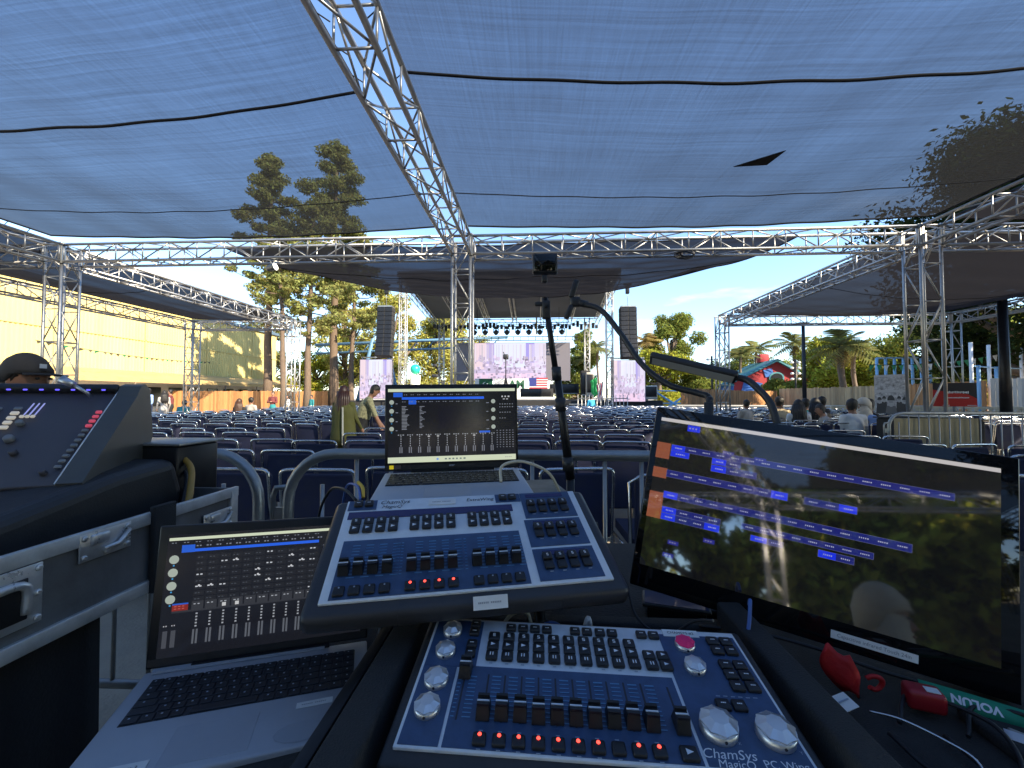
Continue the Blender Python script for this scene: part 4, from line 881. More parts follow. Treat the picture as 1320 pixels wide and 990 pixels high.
# --- the large console in front
t = frame_thing('lighting_console', 'blue and silver lighting console with silver jog knobs, nearest the viewer', 'lighting console', (-.156, .46, .94), (1, -.007, -.019), (.025, .988, .152)); PWT = t
b = MB(); b.bev((.225, .100, -.034), (.476, .236, .060), .006); b.build('body', BLACKP, t)
b = MB(); b.bev((.225, .104, -.0025), (.45, .208, .005), .0012); b.build('panel', SILVER, t)
plate(t, 'blue_field', .004, .003, .049, .113, BLUE); plate(t, 'blue_field', .004, .1135, .074, .203, BLUE); plate(t, 'blue_field', .053, .003, .333, .116, BLUE); plate(t, 'blue_field', .337, .003, .446, .197, BLUE)
for x, y in ((.030, .177), (.028, .137), (.027, .088), (.026, .047)): knob(t, x, y, .0138 if y > .1 else .0155)
knob(t, .369, .174, .0135, pink=True); knob(t, .369, .134, .0138); knob(t, .363, .045, .0205, .019); knob(t, .424, .042, .0205, .019)
for y in (.194, .177, .153, .136): btn(t, .063, y, .0145, .0145, 'word', .004)
XS = [.0935+.0217*i for i in range(10)]
for x in XS:
    btn(t, x, .170, .0165, .0165, 's', .005); btn(t, x, .152, .0165, .0165, 'play', .006); btn(t, x, .134, .0165, .0165, 'pause', .0055)
for x, y, s_ in ((.312, .150, 'play'), (.331, .150, 'play'), (.312, .133, 'pause'), (.331, .133, 'play')): btn(t, x, y, .0165, .0155, s_, .0055)
for x in (.117, .135, .153, .171, .213, .231, .250, .268, .311, .329): btn(t, x, .1905, .0150, .0130, 'word', .0038)
fader(t, .0625, .104, .036, .108); marks(t, (.053+.004,), .04, .098, 11, .004); marks(t, (.0735,), .04, .098, 11, .010)
for i, x in enumerate(XS): fader(t, x, .047+(.001 if i % 3 else 0), .036, .103)
fader(t, .322, .046, .036, .100)
marks(t, [x+.0108 for x in XS], .04, .100, 11, .0115)
for i, x in enumerate(XS): btn(t, x, .0125, .0150, .0145, None, led=i != 7)
btn(t, .320, .0125, .019, .0165, 'play', .007)
for x, y in ((.412, .185), (.431, .185), (.412, .167), (.431, .167), (.412, .141), (.431, .141), (.412, .124), (.431, .124), (.412, .106), (.431, .106), (.382, .077), (.401, .077)): btn(t, x, y, .0165, .0150, 'word', .0042)
text('lettering', 'ChamSys', .0155, WINK, t, (.362, .0165, .0012), shear=.3); text('lettering', 'MagicQ', .0125, WINK, t, (.366, .0062, .0012), shear=.2); text('lettering', 'PC Wing', .0125, WINK, t, (.418, .0085, .0012))
for x, s_ in ((.350, 'X'), (.440, 'Y')): text('lettering', s_, .005, GINK, t, (x+.03 if x < .4 else x+.002, .030 if x < .4 else .024, .0012))
o = plate(t, 'label_sticker', .345, .193, .397, .207, PAPER, .0015); text('writing', 'CHAMSYS #2', .0068, INK, o, (.371, .2, .0019))
b = MB()
for x in XS:
    for y in (.1225, .0245, .0030): b.box((x, y, .0011), (.0045, .0012, .0002))
for i in range(6): b.box((.382+.009*i, .0915+.0004*(i % 2), .0011), (.005, .0010, .0002)); b.box((.410+.0045*i, .196, .0011), (.003, .0010, .0002))
lg_ = b.build('printed_legend', GINK, PWT); lg_['kind'] = 'stuff'
# flight case tray with foam rails around it
t = thing('console_tray', 'black foam railed flight case tray holding the nearest lighting console', 'flight case', (.07, .58, .834))
b = MB(); b.bev((0, 0, .012), (.64, .50, .024), .004); b.build('tray_base', BLACKM, t)
for x, w_ in ((-.279, .047), (.281, .043)): b = MB(); b.bev((x, -.01, .068), (w_, .46, .09), .006, seg=3); b.build('foam_rail', RUBBER, t)
b = MB(); b.bev((0, .232, .045), (.60, .03, .045), .005); b.build('foam_rail', RUBBER, t)
for x, hh in ((-.312, .10), (.310, .056)): b = MB(); b.bev((x, 0, .005+hh/2), (.012, .49, hh), .002); b.build('side_wall', BLACKM, t); b = MB(); b.bev((x, 0, .008+hh), (.016, .49, .006), .002); b.build('edge_trim', BLACKM, t)

# --- extension wing on its riser
t = frame_thing('fader_wing', 'blue and silver fader wing with black case, tilted on a riser behind the near console', 'lighting console', (-.311, .591, 1.024), (.973, .23, .006), (-.234, .879, .415))
b = MB(); b.bev((.225, .1085, -.0215), (.496, .259, .036), .012, seg=4); b.build('case', mat('dark_grey_plastic', (.030, .030, .034), .42, var=.15, vscale=10, bump=.06, bscale=250), t)
b = MB(); b.box((.112, -.0210, -.022), (.0012, .0012, .022)); b.box((.36, -.0210, -.022), (.0012, .0012, .022)); b.build('case_seam', INK, t)
b = MB(); b.bev((.225, .1145, -.0022), (.45, .229, .0055), .0012); b.build('panel', SILVER, t)
z0 = .0006
plate(t, 'blue_field', .013, .004, .314, .121, BLUE, .0018); plate(t, 'display_strip', .008, .176, .313, .195, PURP, .0018); plate(t, 'display_frame', .004, .2, .055, .227, BLUE, .0018); plate(t, 'blue_field', .283, .203, .333, .227, BLUE, .0018)
for y0_, y1_ in ((.152, .227), (.079, .147), (.006, .073)):
    plate(t, 'blue_field', .329 if y0_ < .15 else .334, y0_, .437, y1_, BLUE, .0018); plate(t, 'display_strip', .345, y1_-.015, .422, y1_-.005, PURP, .0024)
GX = [.0255+.0217*i for i in range(4)]+[.128+.0217*i for i in range(4)]+[.2325+.0217*i for i in range(4)]
def lift(o, z): o.location.z += z; return o
for i, x in enumerate(GX):
    lift(btn(t, x, .1665, .0170, .0170, 's', .005), z0); lift(btn(t, x, .1475, .0170, .0190, 'play', .0065), z0)
    f = fader(t, x, .057, .036, .112); f.location.z += .001
    lift(btn(t, x, .0155, .0165, .0165, None, led=4 <= i < 8), .0018)
    if not 4 <= i < 8: b = MB(); b.lathe([(.0014, 0), (.0013, .0004)], 8); b.build('indicator_lamp', GINK, t, (x, .0195, .0079))
marks(t, [x+.0108 for x in GX], .042, .108, 11, .0120, z=.0022); marks(t, (.1035, .1110, .2080, .2155), .042, .108, 11, .004, z=.0022)
for yy in (.186, .120, .047):
    for i in range(4): x = .350+.0218*i; lift(btn(t, x, yy+.004, .0160, .0150, 'dot' if 0 else 's', .0045, .009), .0018); lift(btn(t, x, yy-.0125, .0160, .0160), .0018)
    b = MB()
    for i in range(4): b.box((.352+.0218*i, yy-.0235, .0022), (.006, .0014, .0004))
    b.build('number_print', GINK, t)
for x in (.022, .041, .298, .317): lift(btn(t, x, .2145, .0155, .0150, 'word', .0042), .0018)
text('lettering', 'ChamSys', .0150, INK, t, (.088, .2195, .0012), shear=.3); text('lettering', 'MagicQ', .0120, INK, t, (.083, .2065, .0012), shear=.3); text('lettering', 'ExtraWing', .0125, INK, t, (.252, .2150, .0012), shear=.2)
def sticker(t, x, y, w, h, z, rot=(0, 0, 0), lines=1):
    b = MB(); b.box((0, 0, 0), (w, h, .0008)); o = b.build('label_sticker', PAPER, t, (x, y, z), rot); b = MB(); n = 13
    for i in range(n):
        if i != 6: b.box((-w*.34+w*.68*i/n, 0, .0006), (w*.036, h*.13, .0002))
    b.build('faint_print', mat('faint_ink', (.33, .33, .34), .7), o); return o
sticker(t, .178, .2135, .052, .0165, .0014); sticker(t, .247, -.0185, .052, .0185, -.0045, (R(42), 0, 0))
b = MB(); b.bev((.225, .14, -.050), (.40, .14, .022), .004); b.build('rubber_base', BLACKM, t)

# --- riser, desk
t = thing('equipment_riser', 'black metal riser stand carrying the small laptop and fader wing', 'stand', (-.15, .90, .834))
b = MB(); b.bev((0, .16, .232), (.48, .34, .014), .003, rot=Matrix.Rotation(R(12), 3, 'Z')); b.build('shelf', BLACKM, t)
for x, y in ((-.16, .02), (.2, .10), (-.2, .28), (.13, .30)): b = MB(); b.tube([(x, y, 0), (x, y, .23)], .011, 8); b.build('leg', BLACKM, t)
for x, y, x2, y2 in ((-.10, -.22, -.17, .04), (.16, -.16, .13, .09)): b = MB(); b.tube([(x, y, .002), (x, y, .08), (x2, y2, .215)], .010, 7); b.build('strut', BLACKM, t)
t = thing('desk', 'black covered desk under the consoles, laptops and monitor', 'desk', (.45, .90, 0)); b = MB(); b.bev((0, 0, .818), (2.10, 1.08, .028), .006); b.build('desk_top', CLOTHB, t)
b = MB(); n = 120; vs = []
for z in (0.02, .805):
    for i in range(n): f = i/n; per = 2*(2.08+1.06); d = f*per; w2, h2 = 1.04, .53; rp = .012*math.sin(i*1.3)*(1 if z < .5 else .3)
    # four sides of a softly pleated drape
pts = []
for (ax, ay), (bx, by) in (((-1.04, -.53), (1.04, -.53)), ((1.04, -.53), (1.04, .53)), ((1.04, .53), (-1.04, .53)), ((-1.04, .53), (-1.04, -.53))):
    L = math.hypot(bx-ax, by-ay); m_ = int(L/.04)
    for i in range(m_): f = i/m_; nx, ny = (by-ay)/L, -(bx-ax)/L; pts.append((ax+(bx-ax)*f, ay+(by-ay)*f, nx, ny))
M_ = len(pts); vs = [(p[0]+p[2]*.018*math.sin(i*1.9), p[1]+p[3]*.018*math.sin(i*1.9), .015) for i, p in enumerate(pts)]+[(p[0], p[1], .806) for p in pts]
b.add(vs, [(i, (i+1) % M_, M_+(i+1) % M_, M_+i) for i in range(M_)], 0, True); b.build('drape', CLOTHB, t)
for x in (-.98, .98):
    for y in (-.46, .46): b = MB(); b.tube([(x, y, 0), (x, y, .80)], .018, 8); b.build('leg', BLACKM, t)
t = thing('carpet_board', 'black carpeted board under the touch monitor with cables lying on it', 'board', (.78, .66, .834)); b = MB(); b.bev((0, 0, .014), (.74, .54, .028), .005); b.build('board', RUBBER, t)
b = MB(); b.bev((-.05, -.12, .036), (.26, .22, .016), .005); b.build('foam_pad', RUBBER, t)

# --- laptops
SCR = screen_mat('laptop_screen', .26, .12); SCRM = screen_mat('touch_screen', .24, .03, 2.6)
def laptop(label, BL, u, v, w, d, ang, sh, bodym, lidm, ui, keys, kbx, kby, padx, logo=None, lab_extra=None):
    t = frame_thing('laptop', label, 'laptop', BL, u, v)
    b = MB(); b.bev((w/2, -d/2, -.009), (w, d, .018), .004, seg=2); base = b.build('base', bodym, t)
    b = MB(); b.box((w/2, -(kby[0]+kby[1])/2, .0004), (kbx[1]-kbx[0], kby[1]-kby[0], .0008)); b.build('keyboard_well', mat('keyboard_well', (.03, .032, .04), .5), base)
    rows = 6; kh = (kby[1]-kby[0])/rows; cols = 17; kw = (kbx[1]-kbx[0])/cols
    def km(ww):
        k = ('key', round(ww, 4), round(kh, 4))
        if k not in _bm: q = MB(); q.bev((0, 0, .0011), (ww*.87, kh*.85, .0022), .0006, seg=1); _bm[k] = q.mesh('key', mat('laptop_key', (.022, .023, .028), .45, var=.1, vscale=90))
        return _bm[k]
    lg = MB(); lg.box((0, 0, .0024), (.0025, .0026, .0002)); lgm = lg.mesh('legend', GINK)
    for r in range(rows):
        y = -(kby[0]+kh*(r+.5)); x = kbx[0]; plan = [1]*17
        if r == 5: plan = [1.25, 1, 1, 1, 5.5, 1, 1, 1, 1, 1.25, 1, 1]
        elif r in (1, 2, 3, 4): plan = [[1, 1.5, 1.75, 2.25][r-1]]+[1]*(11 if r != 1 else 12)+[[1.0, 1.5, 1.25, 1.75][r-1]]+[1]*3
        sc = 17/sum(plan)
        for i, q in enumerate(plan):
            ww = kw*q*sc; o = put('key', km(ww), base, (x+ww/2, y, .0008))
            if q < 2: put('legend', lgm, base, (x+ww*.4, y+kh*.1, .0009))
            x += ww
    b = MB(); b.bev((w*padx, -(d*.80), .0003), (.105, d*.30, .0008), .0003, seg=1); b.build('touchpad', bodym, base)
    b = MB(); b.box((w*.5, -.004, .004), (w*.62, .010, .006)); b.build('hinge', lidm, t)
    lid_m = MB(); lid_m.bev((w/2, sh/2, -.0035), (w, sh, .007), .0022, seg=2); lid = lid_m.build('lid', lidm, t, (0, -.002, .004), (R(ang), 0, 0))
    b = MB(); b.box((w/2, .010, .0002), (w-.004, .012, .0006)); b.build('lower_bezel', BLACKP, lid)
    s = Screen(); ui(s); s.build('screen_image', SCR, lid, .0006)
    if logo: text('lettering', logo, .0085, GINK, lid, (w*.49, .0125, .0008), shear=.2, bold=.0002)
    return t, base, lid
DARK = (.010, .011, .016); TXT = (.20, .22, .26); PALE = (.62, .68, .50); GREYG = (.36, .41, .36)
def ui_magicq(s, W, H, x0, y0, x1, y1, top, taskbar, rs):
    s.rect(x0, y0, x1, y1, DARK); s.rect(x0, y1-.008 if top else y1-.006, x1, y1, PALE)
    if taskbar: s.rect(x0, y0, x1, y0+.015, PALE); s.dash(x0+.15, y0+.0075, .06, .004, (.15, .2, .2), 6); s.dash(x1-.03, y0+.0075, .02, .002, (.3, .3, .3), 4); s.rect(x0+.128, y0+.005, x0+.133, y0+.010, (.1, .3, .8))
def ui_acer(s):
    x0, y0, x1, y1 = .008, .022, .353, .220; ui_magicq(s, .36, .232, x0, y0, x1, y1, True, True, 1)
    s.rect(.022, .198, .046, .210, (.02, .11, .62)); s.rect(.044, .191, .266, .1975, (.02, .12, .75))
    for i in range(12): s.dash(.050+i*.0175, .204, .010, .0018, TXT, 2)
    s.rect(.062, .178, .082, .190, (.02, .11, .62))
    for i in range(12): s.dash(.045+i*.018, .185, .012, .0018, TXT, 2)
    for i in range(4): s.disc(.0175, .184-.0238*i, .0062, GREYG); s.disc(.2915, .184-.0235*i, .0060, GREYG); s.dash(.028, .180-.024*i, .010, .002, TXT, 1); s.dash(.272, .180-.024*i, .012, .002, TXT, 1); s.rect(.016, .173-.0238*i, .019, .175-.0238*i, (.05, .3, .6))
    for i in range(17): s.dash(.044, .172-.0038*i, random.uniform(.014, .034), .0016, (.24, .26, .30), 1); 
    for i in range(16): s.dash(.091, .172-.0038*i, random.uniform(.006, .03), .0015, (.22, .24, .28), 1)
    s.rect(.141, .111, .264, .172, (.008, .009, .017)); s.rect(.252, .098, .282, .103, (.02, .12, .65))
    for i in range(11):
        x = .042+i*.0245; s.dash(x-.008, .096, .018, .0025, (.3, .32, .34), 3)
        for k in range(5): s.rect(x-.001, .066+k*.006, x+.001, .069+k*.006, (.35, .37, .4))
        s.rect(x-.004, .048, x-.0012, .064, (.16, .17, .2)); s.rect(x+.0012, .048, x+.004, .064, (.16, .17, .2)); s.rect(x-.003, .090, x+.003, .093, (.5, .5, .5)) if i in (3, 4, 8) else None
    for r, n in ((.176, 6), (.168, 6), (.153, 5), (.137, 3)): 
        for i in range(n): s.dash(.309+i*.007, r, .005, .0024, (.22, .24, .26), 1)
    for r in range(8):
        for i in range(6): s.dash(.300+i*.0088, .103-.0065*r, .006, .0022, (.18, .19, .22), 1)
    s.dash(.315, .197, .026, .004, (.5, .5, .5), 3); s.dash(.319, .190, .018, .0025, (.45, .45, .45), 2)
    s.rect(.012, .006, .023, .016, (.5, .42, .02)); s.rect(.024, .006, .042, .016, (.02, .02, .025))
LAPG = mat('laptop_grey', (.40, .42, .46), .45, .2, var=.05, vscale=15, bump=.02, bscale=600); LAPS = mat('laptop_silver', (.48, .50, .54), .42, .25, var=.05, vscale=15)
LIDB = mat('lid_black', (.012, .012, .014), .35, var=.1, vscale=12)
laptop('small open laptop with dark lighting software, standing on the riser behind the fader wing', (-.4, 1.101, 1.118), (.979, .203, .011), (-.203, .979, .08), .36, .235, 83.5, .232, LAPS, LIDB, ui_acer, True, (.018, .342), (.022, .125), .46, 'acer')
def ui_left(s):
    x0, y0, x1, y1 = .014, .016, .346, .222; s.rect(x0, y0, x1, y1, DARK); s.rect(.016, .2115, .345, .2165, PALE); s.rect(.036, .190, .056, .203, (.02, .11, .62)); s.rect(.056, .1905, .262, .1955, (.02, .12, .75))
    for i in range(14): s.dash(.020+i*.018, .2075, .010, .0012, TXT, 2); s.dash(.058+i*.0155, .2005, .010, .002, TXT, 2)
    for i in range(4): s.disc(.026, .179-.0225*i, .0075, GREYG); s.disc(.292, .179-.0225*i, .0075, GREYG); s.rect(.025, .1675-.0225*i, .0275, .170-.0225*i, (.05, .3, .6)); s.dash(.270, .185-.018*i, .014, .0016, TXT, 1)
    for r in range(8):
        for c_ in range(11):
            xx = .060+c_*.0185; yy = .180-r*.0102; s.rect(xx, yy-.004, xx+.0168, yy+.004, (.016, .017, .022)); s.dash(xx+.002, yy, .010, .0013, (.07, .08, .1), 2)
            if random.random() < .28: s.dash(xx+.002, yy+.001, .012, .002, (.55, .57, .6), 2); s.rect(xx+.006, yy+.001, xx+.009, yy+.004, (.6, .6, .62)) if random.random() < .5 else None
    s.rect(.030, .091, .054, .1025, (.22, .02, .015)); s.rect(.030, .1015, .054, .104, (.02, .1, .5)); s.dash(.033, .099, .018, .0015, (.5, .1, .08), 3); s.dash(.033, .095, .018, .0015, (.5, .1, .08), 3)
    s.rect(.030, .088, .345, .0915, (.03, .032, .04))
    for i in range(12):
        x = .068+i*.0205; s.rect(x-.009, .090, x+.009, .105, (.035, .037, .045)); s.dash(x-.006, .1005, .012, .0016, (.35, .37, .4), 2)
        if i in (2, 3): s.rect(x-.003, .092, x+.003, .098, (.55, .55, .55))
        for k in range(5): s.rect(x-.0015, .062+k*.0052, x+.0015, .0645+k*.0052, (.32, .34, .37))
        for dx in (-.0042, .0010): s.rect(x+dx, .034, x+dx+.0030, .058, (.10, .11, .13))
    for i in range(2): s.rect(.020+i*.012, .032, .027+i*.012, .060, (.06, .065, .08)); s.dash(.020+i*.012, .068, .007, .002, (.4, .4, .42), 2)
lt, lbase, llid = laptop('grey open laptop with large keyboard at lower left, screen full of cue faders', (-.669, .698, .848), (.927, .374, -.030), (-.374, .927, 0), .36, .242, 84, .238, LAPG, LIDB, ui_left, True, (.022, .338), (.030, .134), .43)
b = MB(); b.box((.148, -.0075, .003), (.27, .010, .004)); b.build('hinge_cover', LAPS, lt)
o = sticker(lbase, .283, -.160, .052, .013, .0008, (0, 0, R(1))); o = sticker(lbase, .055, -.222, .075, .020, .0008, (0, 0, 0)); text('writing', '# 3', .009, INK, o, (.022, 0, .0006))
b = MB(); b.add([(.27+.035*math.cos(a*.5236), -.215+.020*math.sin(a*.5236), .0006) for a in range(12)], [list(range(12))]); b.build('worn_sticker', mat('pale_grey_sticker', (.34, .36, .40), .5), lbase)

# --- touch monitor
t = frame_thing('touch_monitor', 'large black touch monitor at right with blue buttons and glossy reflections', 'monitor', (.192, .863, .97), (.928, -.346, -.14), (.216, .167, .962)); MT = t
b = MB(); b.bev((.28, .160, -.022), (.564, .368, .040), .008, seg=3); b.build('housing', BLACKP, t)
b = MB(); b.bev((.28, .160, -.0005), (.560, .364, .004), .0015, seg=2); b.build('front_glass', mat('front_glass', (.006, .006, .007), .035, spec=.6), t)
s = Screen(); s.rect(.012, .020, .538, .322, (.004, .0045, .006)); s.rect(.012, .3135, .538, .3205, (.55, .52, .52))
OR = (.26, .075, .04); BL = (.012, .016, .17); BB = (.01, .03, .75)
for y0_, y1_ in ((.235, .268), (.195, .216), (.114, .166)): s.rect(.011, y0_, .038, y1_, OR); s.dash(.016, (y0_+y1_)/2, .016, .0022, (.30, .08, .03), 3)
def strip(x0, x1, y0, y1, n, hi=()):
    s.rect(x0-.0006, y0-.0006, x1+.0006, y1+.0006, (.10, .11, .22)); s.rect(x0, y0, x1, y1, BL)
    for i in range(n):
        xx = x0+(x1-x0)*i/n
        if i in hi: s.rect(xx, y0, xx+(x1-x0)/n, y1, BB)
        s.dash(xx+(x1-x0)/n*.28, (y0+y1)/2, (x1-x0)/n*.55, .0022, (.42, .43, .55), 5)
s.rect(.065, .2995, .089, .3125, BB); s.dash(.068, .306, .018, .0028, (.3, .3, .5), 3)
strip(.040, .482, .255, .2665, 17, (0,)); strip(.040, .075, .243, .2545, 1, (0,)); strip(.118, .168, .2425, .2540, 2, (0,)); strip(.118, .197, .228, .2405, 3, (0,)); strip(.038, .250, .2000, .2135, 8, (7,)); strip(.276, .354, .2010, .2130, 3, (2,))
strip(.038, .430, .1575, .1705, 15, (0,)); strip(.039, .145, .1285, .1400, 4, (0,)); strip(.039, .145, .1150, .1275, 4, (0, 3)); strip(.181, .380, .1325, .1425, 8); strip(.198, .250, .1155, .1250, 2, (0,)); strip(.303, .354, .1160, .1275, 2, (0,))
for x, y in ((.120, .095), (.058, .075), (.052, .050), (.135, .268), (.190, .266)): s.rect(x, y-.004, x+.020, y+.004, (.02, .02, .22)); s.dash(x+.003, y, .014, .002, (.25, .25, .4), 3)
s.build('screen_image', SCRM, t, .0017)
b = MB(); b.box((.386, -.002, .0017), (.114, .0125, .0008)); o = b.build('label_sticker', PAPER, t); text('writing', 'Capacitive infrared Touch 24in', .0078, mat('grey_print', (.22, .22, .24), .7), o, (.386, -.002, .0023))
b = MB(); b.bev((.28, .16, -.052), (.16, .16, .022), .01); b.build('rear_plate', BLACKP, t)
t2 = thing('monitor_stand', 'black metal stand holding the touch monitor on the desk', 'stand', (.52, .86, .834)); b = MB(); b.bev((0, .07, .008), (.24, .20, .016), .004); b.build('foot', BLACKM, t2); b = MB(); b.tube([(0, .08, .01), (0, .07, .18), (-.02, .045, .27)], .018, 10); b.build('neck', BLACKM, t2)

# --- pole with action camera, gooseneck arm, LED desk lamp
t = thing('camera_pole', 'slim black pole with a small action camera on top, clamped behind the fader wing', 'camera pole', (.094, 1.13, 1.0))
b = MB(); b.tube([(0, 0, -.16), (0, .01, .10)], .011, 8); b.tube([(0, .01, .10), (-.035, .03, .39)], [.0125, .010], 8); b.tube([(-.036, .031, .38), (-.066, .048, .60)], .0082, 8); b.build('tube', BLACKM, t)
for f, r_ in ((.14, .016), (.30, .015), (.385, .0135)): b = MB(); x = -.035*(f-.1)/.29 if f > .1 else 0; b.tube([(x, .01+.07*(f-.1), f-.018), (x-.002, .012+.07*(f-.1), f+.018)], r_, 10); b.build('collar', BLACKP, t)
b = MB(); b.bev((-.063, .045, .565), (.022, .026, .05), .004); b.tube([(-.064, .02, .575), (-.064, .07, .575)], .006, 6); b.bev((-.082, .045, .582), (.026, .012, .012), .003); b.build('swivel', BLACKP, t); b = MB(); b.box((-.090, .045, .52), (.004, .01, .045)); b.build('brass_lever', mat('brass', (.55, .38, .14), .3, .9), t)
b = MB(); b.bev((-.0675, .05, .655), (.016, .020, .022), .003); b.build('mount', BLACKP, t); o = MB(); o.bev((-.066, .05, .696), (.070, .030, .056), .006, seg=3); cm = o.build('action_camera', BLACKP, t); o = MB(); o.bev((-.066, .0335, .696), (.060, .003, .046), .001); o.build('rear_screen', mat('front_glass', (.006, .006, .007), .035), cm)
b = MB(); b.bev((.012, -.005, -.035), (.055, .05, .06), .008); b.tube([(-.05, -.01, -.02), (.07, 0, -.02)], .010, 8); b.bev((.03, -.02, .0), (.05, .03, .028), .006); b.bev((.01, 0, -.10), (.05, .05, .09), .01); b.build('clamp', BLACKP, t)
t = thing('gooseneck_arm', 'black flexible gooseneck arm with a clip reaching from the monitor to the pole', 'gooseneck', (.40, 1.0, 1.29)); G = [at(752, 392, 1.16), at(775, 400, 1.14), at(800, 430, 1.11), at(828, 470, 1.07), at(862, 496, 1.03), at(900, 507, 1.0), at(914, 514, .98), at(914, 545, .95), at(914, 545, .95)-Vector((0, -.02, .42))]
o_ = Vector((.40, 1.0, 1.29)); b = MB(); pts = spline([g_-o_ for g_ in G], 8); b.tube(pts, [.0072+.0004*(i % 2) for i in range(len(pts))], 10); b.build('gooseneck', BLACKP, t)
p = G[0]-o_; b = MB(); b.tube([p+Vector((.012, 0, -.002)), p+Vector((-.012, 0, .004))], .010, 10); b.bev(p+Vector((-.022, 0, .006)), (.028, .022, .026), .005); b.bev(p+Vector((-.026, 0, .042)), (.016, .02, .052), .004, rot=Matrix.Rotation(R(18), 3, 'Y')); b.bev(p+Vector((-.040, 0, -.022)), (.014, .022, .04), .004, rot=Matrix.Rotation(R(25), 3, 'Y')); b.build('clip', BLACKP, t)
b = MB(); q_ = G[-2]-o_; b.tube([q_+Vector((0, 0, .045)), q_+Vector((0, .002, -.03))], .0098, 10); b.build('boot', BLACKP, t); b = MB(); b.bev(pts[-1]+Vector((0, 0, .0)), (.05, .05, .03), .006); b.build('desk_mount', BLACKM, t)
t = thing('desk_lamp', 'black LED bar desk lamp on a curved neck above the touch monitor', 'lamp', (.5, .90, 1.27)); o_ = Vector((.5, .90, 1.27)); A = at(838, 461, 1.02)-o_; B = at(950, 487, .96)-o_; e = (B-A); rot = e.to_track_quat('X', 'Z').to_matrix() @ Matrix.Rotation(R(-32), 3, 'X')
b = MB(); b.bev((A+B)/2, (e.length, .036, .016), .005, rot=rot, seg=3); bar_ = b.build('lamp_bar', BLACKP, t); b = MB(); b.box((A+B)/2-rot @ Vector((0, 0, .0083)), (e.length*.93, .024, .0012), rot=rot); b.build('diffuser', mat('frosted_strip', (.35, .35, .34), .5), bar_)
b = MB(); sp = spline([B-e.normalized()*.012, B+e.normalized()*.02, at(978, 502, .93)-o_, at(993, 520, .91)-o_, at(1004, 552, .89)-o_], 6); b.tube(sp, .0075, 10); b.build('neck', BLACKP, t); b = MB(); b.bev(sp[-1], (.022, .02, .02), .004); b.build('clamp', BLACKP, t)

# --- cables and small things
def cable(name, label, pts, r, m, n=8, cat='cable'):
    P_ = [Vector(p) for p in pts]; o = P_[0]; b = MB(); b.tube(spline([p-o for p in P_], n), r, 7); ob = b.build(name, m, None, o); return tag(ob, label, cat)
BLC = mat('blue_cable', (.06, .14, .42), .5); WHC = mat('white_cable', (.62, .56, .42), .5); BKC = mat('black_cable', (.014, .014, .016), .5); YLC = mat('yellow_cable', (.38, .21, .035), .5); GYC = mat('grey_cable', (.33, .31, .28), .55)
cable('usb_cable', 'white and blue cable looping over the small laptop keyboard', [(-.075, .915, 1.135), (-.075, .935, 1.165), (-.04, .945, 1.176), (.0, .96, 1.165), (.035, .98, 1.14), (.06, 1.0, 1.09)], .0034, WHC)
cable('black_cable', 'thin black cable hanging left of the fader wing', [(-.355, .82, 1.115), (-.40, .86, 1.128), (-.46, .92, 1.11), (-.50, .95, 1.04), (-.50, .96, .93)], .003, BKC)
cable('blue_cable', 'blue cable at the left corner of the fader wing', [(-.345, .815, 1.118), (-.37, .86, 1.134), (-.42, .92, 1.122), (-.45, .96, 1.06)], .0026, BLC)
cable('yellow_plug_lead', 'short yellow lead at the top left corner of the fader wing', [(-.345, .83, 1.118), (-.352, .842, 1.136), (-.366, .852, 1.145)], .0035, mat('yellow_plug', (.65, .42, .05), .4))
cable('black_cable', 'thin black cable looping between the fader wing and the monitor', [(.13, .79, 1.03), (.16, .77, .99), (.17, .73, .95), (.21, .71, .93), (.25, .69, .965), (.27, .665, .98)], .0022, BKC)
cable('black_cable', 'black cable with shiny highlight in front of the monitor base', [(.30, .80, .90), (.37, .76, .915), (.45, .73, .91), (.53, .70, .895), (.60, .69, .88)], .003, BKC)
cable('blue_cable', 'short blue cable rising behind the right end of the near console', [(.335, .70, .93), (.345, .71, .955), (.352, .72, .985), (.36, .74, .97)], .003, BLC)
cable('blue_cable', 'blue and white cable tucked under the fader wing', [(.00, .70, .90), (.01, .695, .945), (.03, .695, .953), (.05, .70, .935), (.055, .71, .90)], .003, BLC)
cable('white_cable', 'white plug lead under the fader wing', [(.075, .70, .90), (.078, .695, .94), (.085, .69, .965), (.09, .70, .92)], .004, mat('white_plug', (.6, .6, .62), .4))
cable('tan_cable', 'tan lead bent over behind the near console', [(-.06, .70, .935), (-.04, .70, .962), (-.015, .70, .967), (-.005, .69, .945)], .003, WHC)
cable('grey_cable', 'thick grey cable running to the lower right corner', [(.62, .60, .88), (.66, .57, .875), (.70, .52, .872), (.74, .45, .872), (.78, .36, .87)], .006, GYC)
for i in range(4):
    x = .50+.07*i; cable('black_cable', ['black cable coil nearest the red clip on the board', 'black cable loop beside the paper scrap', 'black cable curl below the red box', 'black cable loop by the green ribbon'][i], [(x, .62-.02*i, .872), (x+.05, .66-.02*i, .885), (x+.10, .60, .89), (x+.06, .53, .88), (x-.02, .54-.01*i, .872), (x-.03, .60, .872)], .0028, BKC)
cable('glossy_wire', 'bent shiny wire lying on the board by the paper scrap', [(.445, .60, .90), (.47, .58, .905), (.50, .555, .90), (.515, .535, .895), (.505, .515, .89), (.48, .52, .89)], .0015, CHROME)
